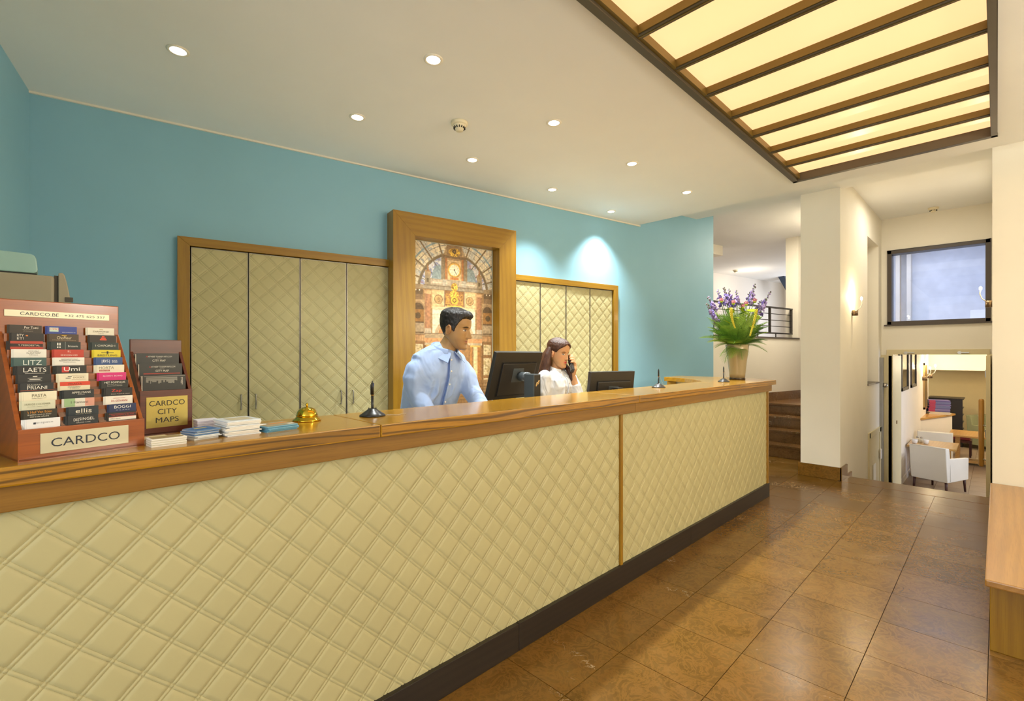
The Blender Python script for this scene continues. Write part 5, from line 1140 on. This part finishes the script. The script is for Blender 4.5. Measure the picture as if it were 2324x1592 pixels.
fl = MB(); fl.ell((0, 0, .008), (.0085, .011, .012), 9, 7); fl.ell((.008, -.006, -.004), (.008, .003, .009), 7, 5); fl.ell((-.008, -.006, -.004), (.008, .003, .009), 7, 5); fl.ell((0, -.009, -.011), (.006, .003, .009), 7, 5); fl.tube([(0, .004, 0), (0, .02, -.01)], .0012, 5)
fl_me = fl.mesh('floret'); bd_me = MB().ell((0, 0, 0), (.006, .006, .0095), 8, 6).tube([(0, 0, -.008), (0, .012, -.016)], .001, 5).mesh('bud')
def variant(me, m): q = me.copy(); q.materials.append(m); return q
FLO = [variant(fl_me, m_pur), variant(fl_me, m_pur2)]; BUD = [variant(bd_me, m_bud), variant(bd_me, m_pur)]
lf = MB(); n = 7
for i in range(n):
    a = i/(n-1); wv = .5*math.sin(PI*a**.8)*.9+.01; lf.v += [(-wv*.34, a, -.25*a*a+.03*abs(wv)), (0, a, -.25*a*a), (wv*.34, a, -.25*a*a+.03*abs(wv))]
for i in range(n-1): lf.f += [(3*i, 3*i+1, 3*i+4, 3*i+3), (3*i+1, 3*i+2, 3*i+5, 3*i+4)]
lf.sm = [True]*len(lf.f); lf.mi = [0]*len(lf.f); leaf_me = lf.mesh('leaf')
LEAFD = variant(leaf_me, m_leafd); LEAFL = variant(leaf_me, m_leafl)
rr = random.Random(21)
def curve3(a, b, bow, n=9):
    a, b = Vector(a), Vector(b); c = a.lerp(b, .5)+Vector(bow); return [tuple((1-t)**2*a+2*t*(1-t)*c+t*t*b) for t in [i/(n-1) for i in range(n)]]
def at(path, t):
    x = t*(len(path)-1); i = min(int(x), len(path)-2); return Vector(path[i]).lerp(Vector(path[i+1]), x-i)
ords = ['first', 'second', 'third', 'fourth', 'fifth', 'sixth', 'seventh', 'eighth', 'ninth', 'tenth']
spikes = [(1601, 690, -.03, 26, .46), (1609, 674, .02, 20, .30), (1634, 657, .05, 16, .32), (1641, 654, -.02, 20, .34), (1657, 656, .03, 22, .34), (1666, 662, -.05, 16, .30), (1703, 664, .02, 5, .15), (1712, 646, -.01, 18, .36), (1732, 682, .05, 22, .40), (1744, 664, -.03, 24, .44)]
root = VC+Vector((0, 0, .30))
for i, (px_, py_, d, nf, frac) in enumerate(spikes):
    tip = VP(px_, py_, d); st = root+RTV*((px_-1673)*PXM*.25)+FWV*d*.4
    path = curve3(st-root, tip-root, (rr.uniform(-.01, .01), rr.uniform(-.01, .01), .05))
    t = thing('purple_flower', 'purple hooded flower spike, %s from the left in the vase' % ords[i], 'flower', tuple(root), 0, 'purple flower spikes in the vase')
    MB().tube(path, [.0032]*(len(path)-1)+[.0015], 6).build('stem', m_stem, t)
    nf = int(nf*.8)
    for q in range(nf):
        a = 1-frac*(q/nf)**1.0; p = at(path, a); ang = q*2.4+rr.uniform(-.4, .4); up = 1-q/nf
        buds = up > .62; off = .004+.012*(1-up*.6)
        o = obj('bud' if buds else 'floret', (BUD[rr.random() > .6] if buds else FLO[rr.random() > .62]), None, t, tuple(p+Vector((off*math.cos(ang), off*math.sin(ang), 0))))
        sc = (.8+.35*rr.random())*(1.1 if buds else 1.05+.4*(1-up)); o.scale = (sc,)*3; o.rotation_euler = (rr.uniform(-.7, .7), rr.uniform(-.7, .7), ang+PI/2)
    for q in range(5):
        p = at(path, .30+.07*q); o = obj('leaf', LEAFD, None, t, tuple(p)); ang = rr.uniform(0, 6.28); sc = rr.uniform(.045, .075); o.scale = (sc*.8, sc, sc); o.rotation_euler = (rr.uniform(.1, .6), 0, ang)
for i, (px_, py_, d) in enumerate(((1634, 683, -.03), (1657, 689, -.07), (1680, 697, -.05), (1708, 684, -.04), (1691, 690, -.02))):
    tip = VP(px_, py_, d); st = root; path = curve3((0, 0, 0), tip-root, (0, 0, .03))
    t = thing('pink_flower', 'pink and green thistle-like flower head, %s from the left in the vase' % ords[i], 'flower', tuple(root), 0, 'pink round flower heads')
    MB().tube(path, .0028, 6).build('stem', m_stem, t)
    hd = MB(); hd.ell((0, 0, 0), (.019, .019, .017), 12, 8)
    for q in range(34):
        a = rr.uniform(0, 6.28); e = rr.uniform(.15, 1.4); v = Vector((math.cos(a)*math.cos(e), math.sin(a)*math.cos(e), math.sin(e))); hd.tube([tuple(v*.014), tuple(v*.026)], [.0032, .001], 5)
    hd.build('flower_head', m_pink, t, loc=tuple(Vector(path[-1]))); MB().ell((0, 0, -.012), (.017, .017, .012), 10, 6).build('calyx', m_leafl, t, loc=tuple(Vector(path[-1])))
for i, (p0, p1, p2, p3) in enumerate((((1634, 705), (1634, 722), (1638, 738), (1643, 748)), ((1689, 708), (1686, 730), (1679, 750), (1675, 765)))):
    t = thing('yellow_flower', ('pale yellow hanging catkin on the left of the bouquet', 'bright yellow hanging catkin in the middle of the bouquet')[i], 'flower', tuple(root), 0, 'yellow hanging catkins')
    k_ = [VP(*q, -.24)-root for q in (p0, p1, p2, p3)]
    MB().tube([(0, 0, 0), tuple(k_[0]*.5+Vector((0, 0, .04))), tuple(k_[0]+Vector((0, 0, .012))), tuple(k_[0])], .0025, 6).build('stem', m_stem, t)
    cat = MB()
    for q in range(64):
        a = q/63; p = (k_[0]*(1-a)**3+k_[1]*3*a*(1-a)**2+k_[2]*3*a*a*(1-a)+k_[3]*a**3); g_ = .014*(1-a*.65); an = q*2.4
        cat.ell((p.x+g_*.6*math.cos(an), p.y+g_*.6*math.sin(an), p.z), (.0085*(1-a*.4),)*3, 6, 4)
    cat.build('catkin', m_yel, t)
# broad lime leaves
for i, (px_, py_, d, sz, rz) in enumerate(((1655, 708, -.14, .12, .3), (1668, 712, -.16, .11, 1.2), (1676, 716, -.16, .11, 2.), (1696, 712, -.17, .15, -.5), (1701, 728, -.17, .15, -1.0), (1686, 722, -.15, .13, .8), (1646, 718, -.14, .11, 2.2), (1660, 726, -.17, .11, -.2), (1640, 740, -.18, .1, .5), (1690, 748, -.19, .11, -.8))):
    p = VP(px_, py_, d)-root
    t = thing('lime_foliage', 'broad lime green leaf in the middle of the bouquet', 'leaf', tuple(root), 0, 'broad lime leaves in the bouquet')
    MB().tube([(0, 0, 0), tuple(p*.6+Vector((0, 0, .02))), tuple(p)], .0022, 6).build('stem', m_stem, t)
    o = obj('leaf', LEAFL, None, t, tuple(p)); o.scale = (sz*1.5, sz*.85, sz); o.rotation_euler = (rr.uniform(.3, 1.0), rr.uniform(-.4, .4), rz)
# ferns
def fern_mesh(seed, comp=9):
    r_ = random.Random(seed); mb = MB(); L = 1.0
    sp = [(0, t, .16*t-.62*t*t) for t in [i/12 for i in range(13)]]
    mb.tube(sp, [.012]*12+[.003], 5)
    npn = 17
    for i in range(npn):
        t = .12+.86*i/npn; base = at(sp, t); ln = .46*(math.sin(PI*(.12+.86*t))**.8)*(1-.25*t)
        for sg in (-1, 1):
            dirv = Vector((sg*.86, .45, -.10+r_.uniform(-.08, .08))).normalized(); up = Vector((0, 0, 1)); sd = dirv.cross(up).normalized()
            for j in range(comp):
                u_ = (j+.4)/comp; pc = base+dirv*ln*u_+Vector((0, 0, -.05*u_*u_)); pl = ln*.30*(1-u_*.7)+.012
                for s2 in (-1, 1):
                    dd = (dirv*.65+sd*s2*.75).normalized(); w_ = pl*.11
                    a, b_, c_ = pc, pc+dd*pl*.5+dirv*w_, pc+dd*pl; d_ = pc+dd*pl*.5-dirv*w_; o = len(mb.v); mb.v += [tuple(a), tuple(b_), tuple(c_), tuple(d_)]; mb.f.append((o, o+1, o+2, o+3)); mb.sm.append(False); mb.mi.append(0)
    return mb.mesh('frond')
FERN = [variant(fern_mesh(1, 9), m_fern), variant(fern_mesh(2, 10), m_fern2), variant(fern_mesh(3, 8), m_leafd)]
fr_spec = []
for px_, py_, d in ((1584, 765, -.02), (1600, 775, -.06), (1612, 788, -.1), (1632, 822, -.12), (1645, 812, -.14), (1668, 815, -.15), (1735, 797, -.06), (1728, 780, -.1), (1742, 770, 0), (1620, 808, -.13), (1712, 785, -.12), (1612, 740, .0), (1737, 738, .02), (1625, 726, .05), (1722, 722, .04), (1606, 722, -.05), (1618, 706, -.03), (1640, 700, -.06), (1660, 698, .03), (1685, 702, .05), (1710, 706, -.05), (1728, 715, -.02), (1738, 728, -.06), (1602, 748, -.08), (1612, 730, -.12), (1730, 752, -.12), (1650, 725, -.14), (1718, 735, -.14)): fr_spec.append((VP(px_, py_, d), .0))
NT = len(fr_spec)
for i in range(64):
    a = rr.uniform(0, 6.28); rd = rr.uniform(.14, .31); fr_spec.append((VC+Vector((rd*math.cos(a), rd*math.sin(a), rr.uniform(.34, .70))), .0))
def frond_place(tip):
    b0 = VC+Vector((0, 0, .36)); v = tip-b0; hz_ = math.hypot(v.x, v.y); ang = math.atan2(v.y, v.x)-PI/2
    b1 = Vector((math.cos(ang+PI/2), math.sin(ang+PI/2), 0))*.055; hor = max(hz_-.055, .05)
    el = math.atan2(v.z, hor)+math.atan2(.46, 1); ln = math.hypot(hor, v.z)/math.hypot(1, .46)      # unit frond tip is at (0, 1, -.46)
    return b1, (el, 0, ang), (max(ln, .2), ln, ln)
base_f = tuple(VC+Vector((0, 0, .345)))
ords2 = ords+['eleventh', 'twelfth', 'thirteenth', 'fourteenth', 'fifteenth']
rank = sorted(range(NT), key=lambda i: (fr_spec[i][0]-VC).dot(RTV))
for n_, i in enumerate(rank):
    lab = 'long feathery fern frond, %s from the left in the bouquet' % ords2[n_] if n_ < (NT+1)//2 else 'long feathery fern frond, %s from the right in the bouquet' % ords2[NT-1-n_]
    loc_, rot_, sc_ = frond_place(fr_spec[i][0])
    t = thing('fern_frond', lab, 'fern', base_f, 0, 'long fern fronds in the vase'); o = obj('frond', FERN[i % 3], None, t); o.location = loc_; o.rotation_euler = rot_; o.scale = sc_
from mathutils import Euler
def join_copies(items, base):
    """many small copies melted into one mesh: [(mesh, location, euler, scale, material index)]"""
    V = []; F = []; MI = []; off = 0
    for me, loc_, rot_, sc_, mi in items:
        n = len(me.vertices); co = np.empty(n*3); me.vertices.foreach_get('co', co); co = co.reshape(-1, 3)*np.array(sc_)
        R_ = np.array(Euler(rot_).to_matrix()); V.append(co @ R_.T+np.array(loc_)); fs = [tuple(k+off for k in q.vertices) for q in me.polygons]; F += fs; MI += [mi]*len(fs); off += n
    m_ = bpy.data.meshes.new('foliage'); m_.from_pydata(np.concatenate(V).tolist(), [], F); m_.polygons.foreach_set('material_index', MI); return m_
ff = obj('fern_foliage', join_copies([(FERN[i % 3], *frond_place(fr_spec[i][0]), i % 3) for i in range(NT, len(fr_spec))], base_f), [m_fern, m_fern2, m_leafd], None, base_f, kind='stuff')
tag(ff, 'dense mass of feathery green fern filling the vase', 'foliage')
items = []; tw = MB(); tb = VC+Vector((0, 0, .33))
for i in range(26):                                   # leafy filler twigs
    a = i*2.4; rd = .03+.15*((i*.618) % 1); tip = Vector((rd*math.cos(a), rd*math.sin(a), .18+.30*((i*.37) % 1)))
    path = curve3((rd*.25*math.cos(a), rd*.25*math.sin(a), 0), tip, (0, 0, .05)); tw.tube(path, .002, 5)
    for q in range(11):
        sc = rr.uniform(.035, .06); items.append((leaf_me, at(path, .35+.065*q), (rr.uniform(-.1, .7), 0, q*2.4+a), (sc*.8, sc, sc), 0 if (i+q) % 4 else 1))
items.append((tw.mesh('twigs'), (0, 0, 0), (0, 0, 0), (1, 1, 1), 2))
tf = obj('leafy_foliage', join_copies(items, tb), [m_leafd, m_leafl, m_stem], None, tuple(tb), kind='stuff'); tag(tf, 'small green leaves on twigs among the ferns in the vase', 'foliage')
# ================================================================== RAILING, SCONCES, BENCH, BREAKFAST ROOM
m_rail = mat('dark_grey_railing', '4b4642', .4, metal=.5)
rl = thing('railing', 'dark metal railing across the upper landing opening', 'railing', W(6.3, 4.15, 1.69), WA)
x1 = 8.569-6.3
MB().box(-.14, x1, -.022, .022, .482, .506).build('top_rail', m_rail, rl, .003); MB().box(-.14, x1, -.02, .02, .058, .082).build('bottom_rail', m_rail, rl, .003)
for x in (.0, .78, 1.56, x1-.035): MB().box(x-.012 if x < 2 else x-.0, x+.012 if x < 2 else x+.035, -.018, .018, .06, .506).build('post', m_rail, rl, .002)
for z in (.185, .285, .39): MB().cyl((-.14, 0, z), (x1, 0, z), .0065, n=8).build('bar', m_rail, rl)
for x in (.3, .75, 1.2, 1.75): MB().cyl((x, 0, 0), (x, 0, .062), .009, n=8).build('foot', m_rail, rl)
for z in (.13, .42): MB().cyl((x1, 0, z), (x1+.045, 0, z), .008, n=8).build('wall_fixing', m_rail, rl)
m_bulb = mat('halogen_bulb', 'fff4d8', .3, emit=60, ecol=(1, .86, .58), var=0); m_sbase = mat('bronze_sconce', '7d6a54', .3, metal=.8)
def sconce(loc, dirv, label, e=7., sc=1.):
    t = thing('wall_sconce', label, 'wall lamp', loc, 0, 'small halogen wall sconces'); d = Vector(dirv)
    MB().cyl((0, 0, 0), tuple(d*.012*sc), .028*sc, n=20).build('wall_plate', m_sbase, t)
    MB().tube([tuple(d*.03*sc+Vector((0, 0, -.035*sc))), tuple(d*.03*sc+Vector((0, 0, .03*sc)))], .03*sc, 20).build('base', m_sbase, t)
    sd = Vector((-.25, 0, 0))
    MB().tube([tuple(d*.05*sc+Vector((0, 0, .02*sc))), tuple(d*.085*sc+Vector((0, 0, .06*sc))), tuple(d*.10*sc+Vector((0, 0, .11*sc))), tuple(d*.095*sc+Vector((0, 0, .145*sc)))], .0045*sc, 8).build('arm', mat('white_plastic', 'f2eee4', .4), t)
    MB().ell(tuple(d*.093*sc+Vector((0, 0, .165*sc))), (.012*sc, .012*sc, .02*sc), 12, 8).build('bulb', m_bulb, t)
    light('lamp', 'POINT', tuple(d*.085*sc+Vector((0, 0, .20*sc))), e, (1, .80, .5), t, shadow_soft_size=.015)
    return t
sconce((6.93, 1.2255, 1.905), (0, -1, 0), 'glowing halogen wall sconce on the cream pillar wall', 6)
sconce((6.98, .031, 1.93), (0, 1, 0), 'halogen wall sconce at the right edge in front of the brown window', 4)
sconce((15.0, 1.2595, .84), (0, -1, 0), 'halogen sconce left of the tall mirror strip in the breakfast room', 9, 1.5)
sconce((16.2, 1.2595, .86), (0, -1, 0), 'halogen sconce right of the tall mirror strip in the breakfast room', 12, 1.6)
# low bench along the right edge
m_ben = wood('bench_oak', 'b4833c', '8a5f26', 0, 1, .3, .3, .3)
bn = thing('bench', 'low oak bench at the right edge of the lobby', 'bench', (3.08, -.2, 0))
MB().box(0, 2.36, -.25, .241, .338, .37).build('bench_top', m_ben, bn, .006, 2)
for x in (.12, 1.1, 2.1): MB().box(x, x+.05, -.22, .226, 0, .338).build('leg_panel', m_oakV, bn, .003)
# breakfast room furniture
m_cream = mat('cream_leather', 'e6dfcf', .5, var=.03, vscale=3, bump=.08, bscale=30); m_leg = wood('dark_cherry', '4a1f16', '2c100b', 2, 1, .2)
def tub_chair(name, label, loc, rz, m, w_=.54, d_=.66, h_=.81, leg=.22, grp=None):
    t = thing(name, label, 'armchair', (loc[0], loc[1], LOW), rz, grp); hw = w_/2
    b_ = MB(); b_.prism([(0, leg), (.11, leg), (.10, .5), (.05, h_), (-.06, h_+.005), (-.035, .5)], -hw, hw, 0); b_.build('backrest', m, t, .018, 3)
    for sx in (-1, 1):
        a_ = MB(); a_.prism([(.05, leg), (d_, leg), (d_+.01, .60), (.06, .63)], sx*hw-.05 if sx > 0 else -hw, hw if sx > 0 else -hw+.05, 0); a_.build('arm', m, t, .014, 3)
    MB().box(-hw+.045, hw-.045, .06, d_-.01, leg, .45).build('seat', m, t, .015, 3)
    MB().tube([(-hw, -.058, h_+.004), (hw, -.058, h_+.004)], .007, 6).build('piping', m, t)
    for sx in (-1, 1):
        for y in (.04, d_-.05): MB().tube([(sx*(hw-.04), y, leg+.02), (sx*(hw-.03), y+(-.02 if y < .1 else .015), 0)], [.024, .016], 4).build('leg', m_leg, t)
    return t
tub_chair('armchair', 'cream leather armchair nearest the glass door, seen from behind', (11.115, .847), math.radians(-111), m_cream)
tub_chair('armchair', 'cream leather armchair on the far side of the small table', (13.32, .92), math.radians(90), m_cream, .56, .6, .80)
m_green = mat('sage_fabric', '8a8c68', .8, var=.05, bump=.1, bscale=200)
tub_chair('armchair', 'sage green armchair beside the dark cabinet at the back', (17.3, .35), math.radians(150), m_green, .7, .7, .85, .12)
tub_chair('armchair', 'sage green armchair half hidden behind the door edge', (17.9, -.35), math.radians(170), m_green, .7, .7, .85, .12)
def cafe_table(label, u0, u1, v0, v1, z):
    t = thing('cafe_table', label, 'table', ((u0+u1)/2, (v0+v1)/2, LOW)); a, b_ = (u1-u0)/2, (v1-v0)/2; h = z-LOW
    MB().box(-a, a, -b_, b_, h-.035, h).build('table_top', m_oakL, t, .004)
    for sx in (-1, 1): MB().box(sx*.12-.03 if sx > 0 else -.15, .15 if sx > 0 else -.09, -b_+.1, -b_+.17, 0, h-.035).build('leg', m_oakL, t, .003); MB().box(sx*.12-.03 if sx > 0 else -.15, .15 if sx > 0 else -.09, b_-.17, b_-.1, 0, h-.035).build('leg', m_oakL, t, .003)
    MB().box(-.15, .15, -b_+.1, b_-.1, .05, .1).build('stretcher', m_oakL, t, .003)
    return t
cafe_table('small light wood table with cups by the white wall', 11.93, 12.85, .53, 1.235, -.34)
cafe_table('light wood table further back near the dark cabinet', 14.1, 15.15, -.35, .76, -.34)
m_chin = mat('white_china', 'f4f0e8', .2, coat=.3)
def cup(loc, label):
    t = thing('coffee_cup', label, 'cup', loc); MB().lathe([(0, 0), (.03, 0), (.042, .02), (.05, .085), (.046, .087), (.036, .02), (0, .012)], 20).build('body', m_chin, t)
    MB().tube([(.045, 0, .07), (.075, 0, .065), (.078, 0, .035), (.042, 0, .025)], .006, 6).build('handle', m_chin, t); return t
cup((12.2, 1.14, -.34), 'white china cup nearest the wall on the small table'); cup((12.3, .98, -.34), 'white china cup nearer the middle of the small table')
def shaker(loc, label):
    t = thing('shaker', label, 'shaker', loc); MB().lathe([(0, 0), (.026, 0), (.028, .03), (.022, .085), (0, .085)], 16).build('jar', mat('cream_glass', 'e9e2cc', .2), t); MB().lathe([(0, .084), (.022, .084), (.022, .105), (.01, .118), (0, .119)], 16).build('cap', m_steel, t); return t
shaker((12.45, 1.12, -.34), 'shaker with steel cap, the one closer to the wall'); shaker((12.42, 1.06, -.34), 'shaker with steel cap, the one closer to the cups')
mg = thing('magazine_pile', 'tall pile of purple and red magazines on the oak ledge', 'magazines', (15.95, 1.03, -.075), math.radians(-78)); rg = random.Random(8)
for k in range(16):
    c_ = rg.choice(['6a5f9c', '7a6ea8', '5c6298', '6c72a4', '8a84b4', '5a5490']) if k > 2 else 'd8cdb6'
    w_ = MB(); x = rg.uniform(-.015, .015); w_.box(-.2+x, .2+x, -.15, .15, .022*k, .022*k+.019); w_.build('magazine', cm(c_), mg)
    if k > 2: MB().box(-.2+x, -.08+x, -.152, -.149, .022*k, .022*k+.019).build('red_spine', cm('b03a5a'), mg.children[-1])
dc = thing('dark_cabinet', 'black display cabinet with open shelves behind the magazines', 'cabinet', (17.5, .98, LOW)); H_ = .22-LOW
MB().box(-.35, .35, .3, .34, 0, H_).box(-.35, -.31, -.34, .34, 0, H_).box(-.35, .35, -.02, .02, 0, H_).build('carcass', mat('black_lacquer', '1e1a17', .35), dc)
MB().box(-.37, .37, -.36, .36, H_, H_+.03).build('top', mat('black_lacquer', '1e1a17', .35), dc, .004)
for k in range(6): MB().box(-.31, .35, -.34, -.02, .04+.19*k, .06+.19*k).build('shelf', mat('black_lacquer', '1e1a17', .35), dc)
for k in range(5):
    t = thing('book_row', 'row of pale folders on the %s shelf of the dark cabinet' % ords[k], 'books', (17.3, .8, LOW+.061+.19*k), 0, 'folders in the dark cabinet')
    for q in range(6): MB().box(-.08+.05*q, -.04+.05*q, -.13, .1, 0, .11+.01*((q*k) % 4)).build('folder', cm(['c9b88a', 'a8946a', '6a5a3c', 'd8ceb0', '8a7a52'][(q+k) % 5]), t)
cu = MB().box(-.18, .18, -.17, .17, .0, .12).build('cushion', mat('red_fabric', '7a2a30', .8), None, .03, 3, loc=(15.7, .62, -.62)); tag(cu, 'small red cushion beside the far light wood table', 'cushion')
st_ = thing('stool', 'low dark stool carrying the red cushion', 'stool', (15.7, .62, LOW)); MB().box(-.2, .2, -.2, .2, .34, .4).build('seat', m_leg, st_, .01)
for sx in (-1, 1):
    for sy in (-1, 1): MB().box(sx*.17-.02, sx*.17+.02, sy*.17-.02, sy*.17+.02, 0, .34).build('leg', m_leg, st_)
flush_text()
